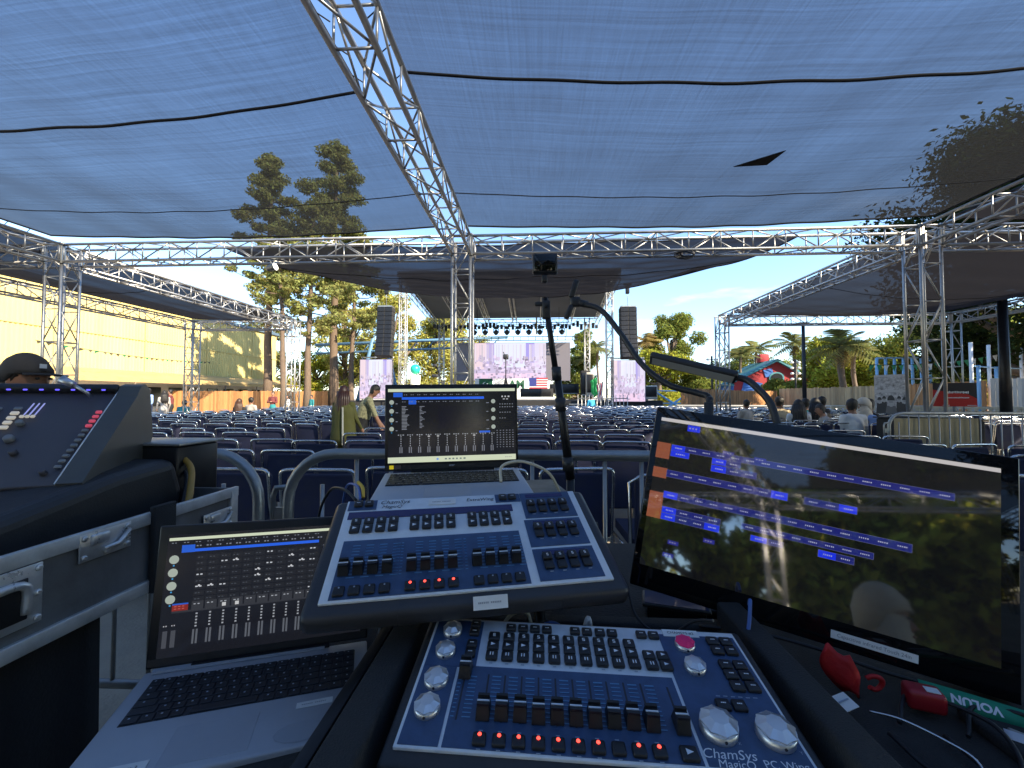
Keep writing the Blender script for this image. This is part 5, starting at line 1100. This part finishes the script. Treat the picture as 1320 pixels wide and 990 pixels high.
# red cloth clip, red box, scrap, ribbon, tablet
REDC = mat('red_cloth', (.52, .012, .015), .6, var=.15, vscale=30, bump=.2, bscale=90)
b = MB(); n = 7; m2 = 7; vs = []
for j in range(m2):
    for i in range(n):
        f, g_ = i/(n-1), j/(m2-1); w_ = .034+.022*math.sin(g_*3.0+.3); vs.append((-.01+(f-.5)*w_+.028*g_*g_, -.005+.012*math.sin(f*4+g_*3), .055-.085*g_+.010*math.sin(f*6)))
b.add(vs, [(j*n+i, j*n+i+1, (j+1)*n+i+1, (j+1)*n+i) for j in range(m2-1) for i in range(n-1)], 0, True); o = b.build('red_cloth_tag', REDC, None, (.470, .690, .890)); o.scale = (.8, .8, .72); sm = o.modifiers.new('thick', 'SOLIDIFY'); sm.thickness = .004; tag(o, 'bright red cloth tag hanging over cables under the monitor', 'cloth tag')
b = MB(); b.tube(spline([(-.012, 0, .012), (.0, -.004, .020), (.016, -.004, .014), (.020, 0, -.004), (.008, 0, -.018), (-.006, 0, -.012)], 4), [.006]*21, 7); o = b.build('red_loop', REDC, None, (.512, .682, .885)); o.scale = (.7, .5, .55); tag(o, 'small red loop strap beside the red cloth tag', 'strap')
t = thing('red_box', 'small red plastic box with white sticker below the monitor', 'box', (.560, .652, .872), R(-20)); b = MB(); b.bev((0, 0, .014), (.044, .030, .028), .006, seg=3); b.build('shell', mat('red_plastic', (.33, .012, .02), .35), t); b = MB(); b.box((.008, -.004, .0288), (.016, .013, .0008)); b.build('sticker', PAPER, t)
t = thing('paper_scrap', 'folded white paper scrap on the black board', 'paper', (.442, .642, .878), R(25)); b = MB(); b.add([(-.016, -.011, 0), (.014, -.012, .001), (.016, .010, .007), (-.014, .011, .006), (-.016, -.011, .001), (.014, -.012, .002), (.016, .010, .008), (-.014, .011, .007)], [(3, 2, 1, 0), (4, 5, 6, 7), (0, 1, 5, 4), (1, 2, 6, 5), (2, 3, 7, 6), (3, 0, 4, 7)]); b.build('sheet', PAPER, t); b = MB(); b.box((0, .0, .006), (.02, .002, .001)); b.build('fold', GINK, t)
def ribbon(name, label, P_, w_, m, txt=None):
    P_ = spline(P_, 6); o = P_[0].copy(); vs = []
    for i, p in enumerate(P_):
        d = (P_[min(i+1, len(P_)-1)]-P_[max(i-1, 0)]).normalized(); sd = Vector((.2, .62, .70)).normalized()*w_/2; vs += [p-o-sd, p-o+sd]
    b = MB(); b.add(vs, [(2*i, 2*i+1, 2*i+3, 2*i+2) for i in range(len(P_)-1)], 0, True); ob = b.build('ribbon_band', m, None); sm = ob.modifiers.new('thick', 'SOLIDIFY'); sm.thickness = .0012
    t = thing(name, label, 'ribbon', o); ob.parent = t
    if txt:
        p = P_[int(len(P_)*.38)]-o; d = (P_[-1]-P_[0]).normalized(); sd = Vector((.2, .62, .70)).normalized(); sd = (sd-d*d.dot(sd)).normalized(); n_ = d.cross(sd)
        k = text('lettering', txt, w_*.62, WINK, t, (0, 0, 0), bold=.0006); k.matrix_local = Matrix.Translation(p+n_*.002) @ Matrix((-d, -sd, n_)).transposed().to_4x4()
    return t
ribbon('green_ribbon', 'green lanyard ribbon with white capital letters below the monitor', [Vector((.570, .668, .888)), Vector((.61, .645, .887)), Vector((.67, .61, .884)), Vector((.74, .57, .882))], .024, mat('green_ribbon_cloth', (.01, .24, .13), .6), 'VOLUN')
ribbon('white_strap', 'white woven strap beside the green ribbon', [Vector((.61, .59, .874)), Vector((.65, .56, .874)), Vector((.70, .52, .872)), Vector((.76, .47, .871))], .030, mat('white_webbing', (.55, .56, .6), .8, var=.1, vscale=80))
t = thing('tablet', 'dark tablet lying under the left corner of the monitor', 'tablet', (.31, .965, .834), R(-14)); b = MB(); b.bev((0, 0, .030), (.14, .07, .008), .003); b.build('body', BLACKP, t); b = MB(); b.bev((0, 0, .0348), (.13, .062, .0012), .0004, seg=1); b.build('glass', mat('tablet_glass', (.05, .06, .12), .05), t); b = MB(); b.bev((0, 0, .013), (.12, .06, .026), .003); b.build('stand', BLACKM, t)

# ================================================================== SOUND CONSOLE AND FLIGHT CASE
QS = mat('console_surface', (.085, .080, .092), .5, var=.1, vscale=10, bump=.03, bscale=200); CHK = mat('console_cheek', (.11, .108, .10), .40, .35, var=.12, vscale=9)
t = frame_thing('sound_console', 'large dark grey sound mixing console at the left edge with lit buttons', 'sound console', (-1.113, .92, 1.12), (.9326, .3609, 0), (-.2693, .6959, .6657))
b = MB(); b.bev((-.39, .165, -.03), (.78, .335, .05), .004); b.build('surface', QS, t)
b = MB(); b.prism([(-.035, -.10), (-.005, .004), (.30, .004), (.335, .012), (.358, .000), (.366, -.03), (.29, -.15), (.10, -.20)], 0, .002, .052); b.build('side_cheek', CHK, t)
b = MB(); b.bev((.0005, .165, .002), (.003, .34, .006), .001); b.build('trim_strip', SILVER, t)
b = MB(); b.bev((-.39, .330, .006), (.78, .022, .022), .006); rim = b.build('top_rim', BLACKP, t); BLLED = mat('blue_led', (.05, .05, .3), .3, emit=(.12, .10, 1.0), estr=.5)
for i in range(14): b = MB(); b.box((-.03-.034*i, .318, .012), (.008, .0025, .003)); b.build('blue_lamp', BLLED, rim)
WB = mat('lit_white_button', (.6, .58, .5), .4, emit=(1, .9, .7), estr=.08); PB = mat('lit_pink_button', (.5, .08, .12), .4, emit=(1, .12, .2), estr=.10); GB = mat('grey_button', (.22, .23, .24), .5)
bmesh_q = {}
def qb(x, y, w_, h_, m):
    k = (w_, h_, m.name)
    if k not in bmesh_q: q = MB(); q.bev((0, 0, .003), (w_, h_, .006), .0018); bmesh_q[k] = q.mesh('button', m)
    put('button', bmesh_q[k], t, (x, y, .0))
for i in range(12): y = .236-.0172*i; qb(-.0115-.0004*i, y, .013, .0085, PB if i < 4 else GB)
for i in range(5): qb(-.186+.0012*i, .252-.0172*i, .016, .010, WB if i else GB)
for i in range(5): qb(-.225, .252-.0172*i, .014, .009, WB if i > 2 else GB); qb(-.245, .252-.0172*i, .014, .009, GB)
for i in range(3): b = MB(); b.box((-.165+.011*i, .252, .001), (.0022, .045, .002)); b.build('meter_strip', mat('meter_glow', (.2, .22, .5), .4, emit=(.45, .5, 1), estr=.15), t); qb(-.165+.011*i, .222, .008, .008, WB)
for x, y, r_ in ((-.155, .196, .008), (-.150, .142, .010), (-.120, .096, .008), (-.035, .03, .007)): b = MB(); b.lathe([(r_, 0), (r_*.95, .010), (r_*.7, .013)], 20); b.build('encoder', GB if y > .1 else QS, t, (x, y, 0))
b = MB(); b.tube([(-.055, .300, .004), (-.048, .285, .03), (-.078, .300, .045)], .0045, 6); b.tube([(-.078, .300, .045), (-.105, .312, .055)], [.009, .012], 10); b.build('gooseneck_lamp', KNOBM, t)
b = MB(); b.bev((-.40, -.075, -.055), (.80, .15, .05), .006, rot=Matrix.Rotation(R(-32), 3, 'X')); lower = b.build('fader_bank', QS, t)
b = MB()
for i in range(16): b.box((-.05-.035*i, -.058, -.020), (.003, .09, .004), rot=Matrix.Rotation(R(-32), 3, 'X'))
b.build('fader_slots', SILVER, t)
b = MB(); b.bev((-.175, -.085, -.03), (.06, .02, .002), .0008, rot=Matrix.Rotation(R(-32), 3, 'X')); b.build('yellow_green_tape', mat('lime_tape', (.45, .7, .02), .6), t)
# padded black body of the console
t = thing('console_underbody', 'black moulded lower body under the sound console', 'console body', (-1.5, .90, 1.03)); b = MB(); b.prism([(-.5, -.03), (-.35, .03), (-.12, .055), (.10, .10), (.27, .115), (.30, .02), (.28, -.10), (-.5, -.10)], 0, -.5, .46); ob = b.build('shell', BLACKP, t); md = ob.modifiers.new('bevel', 'BEVEL'); md.width = .03; md.segments = 4
b = MB(); b.bev((.20, .36, .05), (.50, .16, .19), .008); b.build('rear_box', BLACKM, t); b = MB(); b.bev((.20, .365, .150), (.52, .18, .008), .002); b.build('rear_lid', STEEL, t)
cable('yellow_cable', 'yellow brown cable hanging from the back of the sound console over the case', [(-1.22, 1.20, 1.155), (-1.12, 1.22, 1.155), (-1.03, 1.20, 1.12), (-.965, 1.13, 1.06), (-.93, 1.07, .99), (-.905, 1.02, .93)], .0085, YLC)
cable('black_cable', 'black cable beside the yellow cable on the case', [(-1.12, 1.23, 1.13), (-1.04, 1.20, 1.09), (-.97, 1.11, 1.02), (-.93, 1.04, .93)], .005, BKC)
LAM = mat('grey_laminate', (.13, .135, .138), .5, var=.38, vscale=7, bump=.05, bscale=120); CALU = mat('case_aluminium', (.56, .57, .57), .42, .45, var=.22, vscale=14, bump=.06, bscale=60); ZINC = mat('zinc_hardware', (.66, .67, .67), .30, .7, var=.12, vscale=30)
t = thing('flight_case', 'grey flight case with aluminium edges, latches and handles under the sound console', 'flight case', (-.90, .80, .87)); zt = .178
b = MB(); b.box((-.006, 0, zt/2), (.010, .84, zt)); b.build('side_panel', LAM, t); b = MB(); b.box((-.43, .415, zt/2), (.84, .010, zt)); b.build('side_panel', LAM, t); b = MB(); b.box((-.43, -.415, zt/2), (.84, .010, zt)); b.build('side_panel', LAM, t); b = MB(); b.box((-.43, 0, .006), (.84, .83, .012)); b.build('floor_panel', LAM, t)
for z in (.012, zt-.010): b = MB(); b.bev((.0015, 0, z), (.012, .85, .028), .002); b.build('edge_extrusion', CALU, t)
b = MB(); b.bev((.0015, .408, zt/2), (.014, .028, zt), .003); b.build('corner_extrusion', CALU, t)
def rivets(par, pts):
    q = MB()
    for (y, z) in pts: q.lathe([(.0062, 0), (.0055, .0025), (.003, .0038)], 10, rot=Matrix.Rotation(R(90), 3, 'Y'), o=(.008, y, z))
    q.build('rivet', ZINC, par)
def latch(y, z):
    b = MB(); b.bev((.006, y, z), (.004, .105, .055), .0015); o = b.build('latch', ZINC, t); b = MB(); b.bev((.009, y-.015, z+.012), (.010, .036, .022), .004); b.tube([(.012, y-.01, z-.012), (.014, y+.02, z-.010), (.012, y+.045, z+.012)], .005, 7); b.build('latch_wing', ZINC, o); rivets(o, [(y+s1*.044, z+s2*.019) for s1 in (-1, 1) for s2 in (-1, 1)]+[(y, z-.020)])
latch(.035, zt-.028); latch(.345, zt-.075)
b = MB(); b.bev((.006, -.145, .100), (.004, .135, .105), .0015); o = b.build('handle_plate', ZINC, t); b = MB(); b.bev((.0065, -.150, .097), (.006, .10, .072), .002); b.build('handle_recess', BLACKM, o); b = MB(); b.tube(spline([(.010, -.19, .075), (.013, -.185, .120), (.014, -.15, .126), (.013, -.108, .120), (.010, -.104, .072)], 5), .0075, 9); b.build('handle_bow', ZINC, o); rivets(o, [(-.145+s1*.060, .100+s2*.044) for s1 in (-1, 1) for s2 in (-1, 0, 1)])
b = MB(); b.bev((.010, .165, zt/2+.006), (.014, .060, zt*1.12), .003); o = b.build('rubber_bumper', RUBBER, t); rivets(o, [(.165, .04), (.165, .14)])
t = thing('case_table', 'black draped table under the flight case at lower left', 'table', (-1.40, .41, 0)); b = MB(); b.bev((0, 0, .86), (.92, .92, .018), .004); b.build('table_top', BLACKM, t)
pts = []
for (ax, ay), (bx, by) in (((-.46, -.46), (.46, -.46)), ((.46, -.46), (.46, .46)), ((.46, .46), (-.46, .46)), ((-.46, .46), (-.46, -.46))):
    L = math.hypot(bx-ax, by-ay); m_ = int(L/.03)
    for i in range(m_): f = i/m_; pts.append((ax+(bx-ax)*f, ay+(by-ay)*f, (by-ay)/L, -(bx-ax)/L))
M_ = len(pts); b = MB(); b.add([(p[0]+p[2]*.016*math.sin(i*1.5), p[1]+p[3]*.016*math.sin(i*1.5), .02) for i, p in enumerate(pts)]+[(p[0], p[1], .850) for p in pts], [(i, (i+1) % M_, M_+(i+1) % M_, M_+i) for i in range(M_)], 0, True); b.build('drape', CLOTHB, t)
# ================================================================== PEOPLE
def person(label, x, y, rz, H, pose, top, bottom, skin=SKIN, hair='short', hairm=HAIRB, voxel=.022, z0=0.0, cloth=None, name='person', extra=None):
    """one continuous body: a posed skeleton of tapered capsules fused into one surface; faces take the cloth of the nearest bone"""
    s = H/1.78; t = thing(name, label, 'person', (x, y, z0), rz); V = Vector
    hip = .92; lean = pose.get('lean', 0.0); sit = pose.get('sit', False)
    hz = .50 if sit else hip; J = {}
    J['pel'] = V((0, 0, hz)); up = V((0, math.sin(lean), math.cos(lean)))
    J['waist'] = J['pel']+up*.16; J['chest'] = J['pel']+up*.38; J['neck'] = J['pel']+up*.56; hl = pose.get('head', lean*.5); hu = V((0, math.sin(hl), math.cos(hl)))
    J['headb'] = J['neck']+hu*.07; J['head'] = J['neck']+hu*.155; segs = []
    def cap(a, b, ra, rb, tg): segs.append((a, b, ra, rb, tg))
    cap(J['pel'], J['waist'], .150, .135, 'b' if not pose.get('dress') else 't'); cap(J['waist'], J['chest'], .135, .150, 't'); cap(J['chest'], J['neck']-up*.06, .150, .09, 't'); cap(J['neck']-up*.05, J['headb'], .055, .052, 's')
    cap(J['head']-hu*.045+V((0, .012, 0)), J['head']+hu*.045, .082, .098, 's'); cap(J['head']-hu*.075+V((0, .035, 0)), J['head']-hu*.05+V((0, .045, 0)), .045, .05, 's')
    cap(J['head']+V((0, .098, -.005)), J['head']+V((0, .115, -.03)), .012, .017, 's')
    for sx in (-1, 1): cap(J['head']+V((sx*.088, -.005, .01)), J['head']+V((sx*.096, -.010, -.03)), .014, .012, 's')
    for sx, key in ((-1, 'armL'), (1, 'armR')):
        sh = J['neck']-up*.06+V((sx*.175, 0, 0)); cap(J['chest']+up*.09, sh, .10, .07, 't'); el, wr = pose.get(key, ((sx*.24, .02, -.28), (sx*.23, .14, -.50))); el = sh+V((el[0]-sx*.175, el[1], el[2])); wr = sh+V((wr[0]-sx*.175, wr[1], wr[2]))
        sl = pose.get('sleeve', 't'); cap(sh, el, .062, .046, 't'); cap(el, wr, .045, .031, sl)
        d = (wr-el).normalized(); palm_ = wr+d*.075; cap(wr, palm_, .030, .036, 's')
        side = d.orthogonal().normalized()
        for k in range(4): f0 = palm_+side*(k-1.5)*.018; cap(f0, f0+d*(.05+.008*(k in (1, 2)))+V((0, 0, -.012)), .010, .008, 's')
        cap(wr+d*.03, wr+d*.065+d.cross(side)*.045, .012, .009, 's')
    for sx, key in ((-1, 'legL'), (1, 'legR')):
        h_ = J['pel']+V((sx*.09, 0, -.03))
        if sit: kn = h_+V((sx*.02, .44, .02)); an = kn+V((0, .02, -.42))
        else: kn, an = pose.get(key, ((sx*.10, .02, -.44), (sx*.10, -.02, -.84))); kn = J['pel']+V(kn); an = J['pel']+V(an)
        cap(h_, kn, .10, .062, 'b'); cap(kn, an, .060, .040, 'b'); cap(an+V((0, -.02, -.03)), an+V((0, .15, -.045)), .042, .035, 'f')
    m = MB(); src = []
    for a, b, ra, rb, tg in segs:
        d = b-a; L = d.length; q = d.to_track_quat('Z', 'Y').to_matrix() if L > 1e-6 else Matrix.Identity(3); n = 4; pr = [(.05*ra, -ra)]+[(ra*math.cos(k), ra*math.sin(k)) for k in (-1.0, -.5, 0)]+[(rb*math.cos(k), L+rb*math.sin(k)) for k in (0, .5, 1.0)]+[(.05*rb, L+rb)]
        m.lathe(pr, 10, 0, a, rot=q)
    ob = m.build('body', SKIN, None); rm = ob.modifiers.new('r', 'REMESH'); rm.mode = 'VOXEL'; rm.voxel_size = voxel; sm = ob.modifiers.new('s', 'SMOOTH'); sm.factor = .5; sm.iterations = 3
    dg = bpy.context.evaluated_depsgraph_get(); me = bpy.data.meshes.new_from_object(ob.evaluated_get(dg)); bpy.data.objects.remove(ob)
    N = len(me.polygons); cen = np.empty(N*3); me.polygons.foreach_get('center', cen); cen = cen.reshape(-1, 3); best = np.full(N, 1e9); ti = np.zeros(N, dtype=np.int32); code = {'s': 0, 't': 1, 'b': 2, 'f': 3}
    for a, b, ra, rb, tg in segs:
        a_ = np.array(a); d = np.array(b)-a_; L2 = max(1e-9, d@d); f = np.clip(((cen-a_)@d)/L2, 0, 1); dist = np.linalg.norm(cen-a_-f[:, None]*d, axis=1)-(ra+(rb-ra)*f); k = dist < best; best[k] = dist[k]; ti[k] = code[tg]
    if hair == 'short':
        hc = np.array(J['head']); rel = cen-hc; ny = rel[:, 1]*math.cos(hl)-rel[:, 2]*math.sin(hl); nz_ = rel[:, 2]*math.cos(hl)+rel[:, 1]*math.sin(hl)
        k = (np.linalg.norm(rel, axis=1) < .17) & ((nz_ > .062+.02*np.sin(rel[:, 0]*60)) | ((ny < .0) & (nz_ > -.075) & (np.abs(rel[:, 0]) < .092)) | ((ny < .035) & (nz_ > .01))) & (ti == 0); ti[k] = 4
    me.materials.clear()
    for q in (skin, top, bottom, BLACKP, hairm): me.materials.append(q)
    me.polygons.foreach_set('material_index', ti); me.polygons.foreach_set('use_smooth', [True]*N); o = put('body', me, t); o.scale = (s, s, s)
    def child(mb, nm, mt): c = mb.build(nm, mt, t); c.scale = (s, s, s); return c
    hd = J['head']; rotx = Matrix.Rotation(-hl, 3, 'X')
    def shell(nm, mt, r, zlo, drop=0, ymax=.075):
        b = MB(); sg, rg = 20, 9; vs = []
        for j in range(rg+1):
            ph = math.pi/2*(1-j/rg)*1.0
            for i in range(sg):
                a = 2*math.pi*i/sg; back = (1-math.sin(a))/2
                zz = math.sin(ph)*r[2]; rr = math.cos(ph)
                if j == rg: zz = -zlo*back-(.0 if back > .35 else -.035)
                jag = 1+.03*math.sin(i*5.1+j*2.3)-(.10*(1-back) if j == rg else 0)
                vs.append(hd+rotx @ V((math.cos(a)*r[0]*rr*jag, math.sin(a)*r[1]*rr*jag-.008, zz+.012)))
            
        b.add(vs, [(j*sg+i, j*sg+(i+1) % sg, (j+1)*sg+(i+1) % sg, (j+1)*sg+i) for j in range(rg) for i in range(sg)], 0, True); c = child(b, nm, mt); md = c.modifiers.new('t', 'SOLIDIFY'); md.thickness = .012; md.offset = -1; return c
    if hair in ('long', 'cap'): shell('hair', hairm, (.100, .112, .150), .085)
    if hair == 'long':
        b = MB(); 
        for k in range(9): a = R(195+k*18.75); p0 = hd+V((.085*math.cos(a), .09*math.sin(a), .04)); b.tube([p0, p0+V((.035*math.cos(a), .03*math.sin(a), -.16)), p0+V((.045*math.cos(a), .02*math.sin(a)-.03, -.36)), p0+V((.03*math.cos(a)+random.uniform(-.02, .02), -.06, -.54+random.uniform(-.05, .05)))], [.035, .042, .036, .012], 7)
        child(b, 'long_hair', hairm)
    if hair == 'scarf':
        shell('headscarf', cloth, (.118, .128, .162), .12); b = MB(); b.lathe([(.155, -.30), (.14, -.20), (.112, -.10), (.113, .02)], 16, o=hd+V((0, -.012, 0))); child(b, 'scarf_drape', cloth)
    if hair == 'cap':
        shell('cap', cloth, (.112, .126, .158), .03); b = MB(); vs = []
        for j, f in enumerate((0, .5, 1)):
            for i in range(9): a = R(35+110*i/8); rr = .115+.085*f*max(0, math.sin((a-R(35))/R(110)*math.pi))**.6; vs.append(hd+rotx @ V((math.cos(a)*rr*.95, math.sin(a)*rr, .045-.012*f)))
        b.add(vs, [(j*9+i, j*9+i+1, (j+1)*9+i+1, (j+1)*9+i) for j in range(2) for i in range(8)], 0, True); c = child(b, 'cap_brim', cloth); md = c.modifiers.new('t', 'SOLIDIFY'); md.thickness = .006
        b = MB(); b.box(hd+rotx @ V((.03, .122, .085)), (.035, .006, .025)); child(b, 'cap_badge', GINK)
    # eyes and mouth
    b = MB()
    for sx in (-1, 1): b.sphere(hd+rotx @ V((sx*.036, .098, .012)), (.013, .008, .008), 8, 6)
    child(b, 'eyes', INK); b = MB(); b.bev(hd+rotx @ V((0, .100, -.068)), (.045, .012, .010), .004); child(b, 'mouth', mat('lips', (.22, .07, .06), .5))
    if extra: extra(child, J, up)
    return t
def cl(name, col): return mat('cloth_'+name, col, .85, var=.15, vscale=10, bump=.2, bscale=160)
OLIVE, KHAKI, LTBL, TEAL, MAROON, GREYC, BLACKC, WHITEC, DENIM, TANC, CYAN = cl('olive', (.075, .078, .02)), mat('cloth_patterned', (.30, .29, .17), .85, var=.55, vscale=28, bump=.2, bscale=160), cl('light_blue', (.22, .34, .62)), cl('teal', (.02, .20, .22)), cl('maroon', (.14, .03, .03)), cl('grey', (.36, .34, .32)), cl('black', (.015, .015, .017)), cl('white', (.6, .6, .6)), cl('denim', (.05, .07, .14)), cl('tan', (.40, .32, .2)), cl('cyan', (.05, .36, .60))
# man in the cap, looking to the right
person('man in a black cap seen above the sound console, head turned right', -2.62, 2.02, R(-85), 1.53, {'armR': ((.24, .05, -.27), (.20, .25, -.40))}, BLACKC, DENIM, SKIN2, 'cap', cloth=mat('black_cap', (.018, .018, .020), .8, var=.2, vscale=20), voxel=.014)
def shawl(child, J, up):
    b = MB(); n = 20; vs = []
    for j in range(9):
        f = j/8; z = J['neck'].z+.01-f*.80; w_ = .10+.125*min(1, f*7)**.6+.03*f+.008*math.sin(f*9)
        for i in range(n+1): a = R(150+240*i/n); vs.append((math.cos(a)*w_, math.sin(a)*(w_*.72)+(J['neck'].y*(1-f)), z+.012*math.sin(i*2.2)))
    b.add(vs, [(j*(n+1)+i, j*(n+1)+i+1, (j+1)*(n+1)+i+1, (j+1)*(n+1)+i) for j in range(8) for i in range(n)], 0, True); c = child(b, 'shawl', OLIVE); md = c.modifiers.new('t', 'SOLIDIFY'); md.thickness = .012
    b = MB(); 
    b.add([(.10, -.190, J['neck'].z-.10), (.125, -.185, J['neck'].z-.10), (.155, -.205, J['neck'].z-.80), (.125, -.212, J['neck'].z-.80)], [(0, 1, 2, 3)]); c = child(b, 'pale_border', cl('pale', (.5, .5, .45))); md = c.modifiers.new('t', 'SOLIDIFY'); md.thickness = .01
person('woman with long dark hair in an olive green shawl, seen from behind', -3.08, 6.6, R(-12), 1.50, {'dress': True, 'armR': ((.24, .04, -.26), (.28, .16, -.46))}, OLIVE, OLIVE, SKIN, 'long', mat('hair_dark_red', (.035, .013, .009), .45, var=.4, vscale=30), voxel=.018, extra=shawl)
person('man in a patterned short sleeved shirt bending forward beside the woman in the shawl', -2.98, 7.0, R(-62), 1.60, {'lean': .30, 'head': .55, 'sleeve': 's', 'armR': ((.24, .10, -.27), (.22, .20, -.50)), 'armL': ((-.24, .12, -.26), (-.2, .26, -.46))}, KHAKI, BLACKC, SKIN, 'short', voxel=.018)
G_ = 'people in the audience area'
def pp(label, px, py, Y, H, rz, pose, top, bottom, hair='short', skin=SKIN, cloth=None, hairm=HAIRB):
    p = at(px, py, Y); o = person(label, p.x, Y, R(rz), H, pose, top, bottom, skin, hair, hairm, .030, cloth=cloth); o['group'] = G_
pp('man in a light blue shirt standing by the cedar fence', 192, 500, 17, 1.72, 170, {}, LTBL, DENIM)
pp('woman with long dark hair in a pale grey dress by the cedar fence', 212, 500, 17, 1.60, 60, {'dress': True}, GREYC, GREYC, 'long')
pp('man in a maroon shirt behind the woman in grey by the fence', 220, 500, 18, 1.68, 120, {}, MAROON, BLACKC)
pp('seated person in teal near the left truss column', 235, 500, 15, 1.66, 20, {'sit': True, 'lean': .35}, TEAL, TEAL)
pp('seated person with dark brown hair among the left chairs', 309, 500, 14, 1.66, 0, {'sit': True}, BLACKC, BLACKC, 'long', hairm=mat('hair_brown', (.05, .022, .012), .5))
pp('seated man in a grey top among the left chairs', 324, 500, 14.5, 1.75, -10, {'sit': True}, GREYC, BLACKC)
pp('man in a dark red vest standing with folded hands at the fence', 352, 500, 20, 1.62, 185, {'armL': ((-.25, .06, -.26), (-.06, .2, -.22)), 'armR': ((.25, .06, -.26), (.06, .2, -.22))}, MAROON, TEAL)
pp('person in white standing at the base of the pine tree', 371, 500, 22, 1.45, 150, {}, WHITEC, TANC)
pp('person in green and white by the end of the fence', 402, 500, 22, 1.45, 150, {}, TEAL, WHITEC)
pp('person in a bright blue shirt standing before the stage railing', 762, 500, 21.5, 1.42, 10, {}, CYAN, DENIM)
pp('person in black at the stage front right of the pole', 724, 500, 23, 1.55, 160, {}, BLACKC, BLACKC)
pp('person in dark clothes standing left of the far right column, hand at face', 962, 500, 9.2, 1.28, 20, {'armL': ((-.25, .08, -.25), (-.10, .18, .02))}, GREYC, TEAL)
for i, (px, Y, H, rz, tp, hr, lab) in enumerate(((1008, 9.4, 1.78, 10, TANC, 'short', 'seated person just right of the lamp neck'), (1030, 9.0, 1.66, -15, WHITEC, 'long', 'seated woman in white with long hair right of the lamp neck'), (1042, 9.8, 1.72, 20, TEAL, 'short', 'seated person in teal among the right audience'), (1053, 9.2, 1.70, 0, WHITEC, 'long', 'seated person in white with black hair, middle of the right group'), (1064, 10, 1.78, 30, BLACKC, 'short', 'seated person in black, middle of the right group'), (1080, 8.6, 1.66, 70, GREYC, 'short', 'person in grey leaning sideways in the right audience'),
                                             (1102, 7.6, 1.72, 0, WHITEC, 'short', 'seated man in a white T-shirt seen from behind on the right'), (1117, 7.9, 1.70, 100, LTBL, 'scarf', 'seated woman with pale headscarf beside the man in white'), (1126, 8.2, 1.72, 75, BLACKC, 'short', 'seated person in black turning sideways by the poster'))):
    pp(lab, px, 500, Y, H, rz, {'sit': True, 'lean': .12 if i != 5 else .5}, tp, BLACKC, hr, SKIN if i % 2 else SKIN2, cloth=cl('cream', (.55, .5, .42)))
# woman in a pale headscarf behind the viewer (mirrored in the touch monitor)
person('seated woman in a pale headscarf behind the viewer, mirrored in the touch monitor', 0.56, -1.05, R(-80), 1.58, {'sit': True}, cl('cream', (.55, .5, .42)), TANC, SKIN, 'scarf', cloth=mat('pale_scarf', (.62, .55, .42), .85, var=.12, vscale=14), voxel=.016)
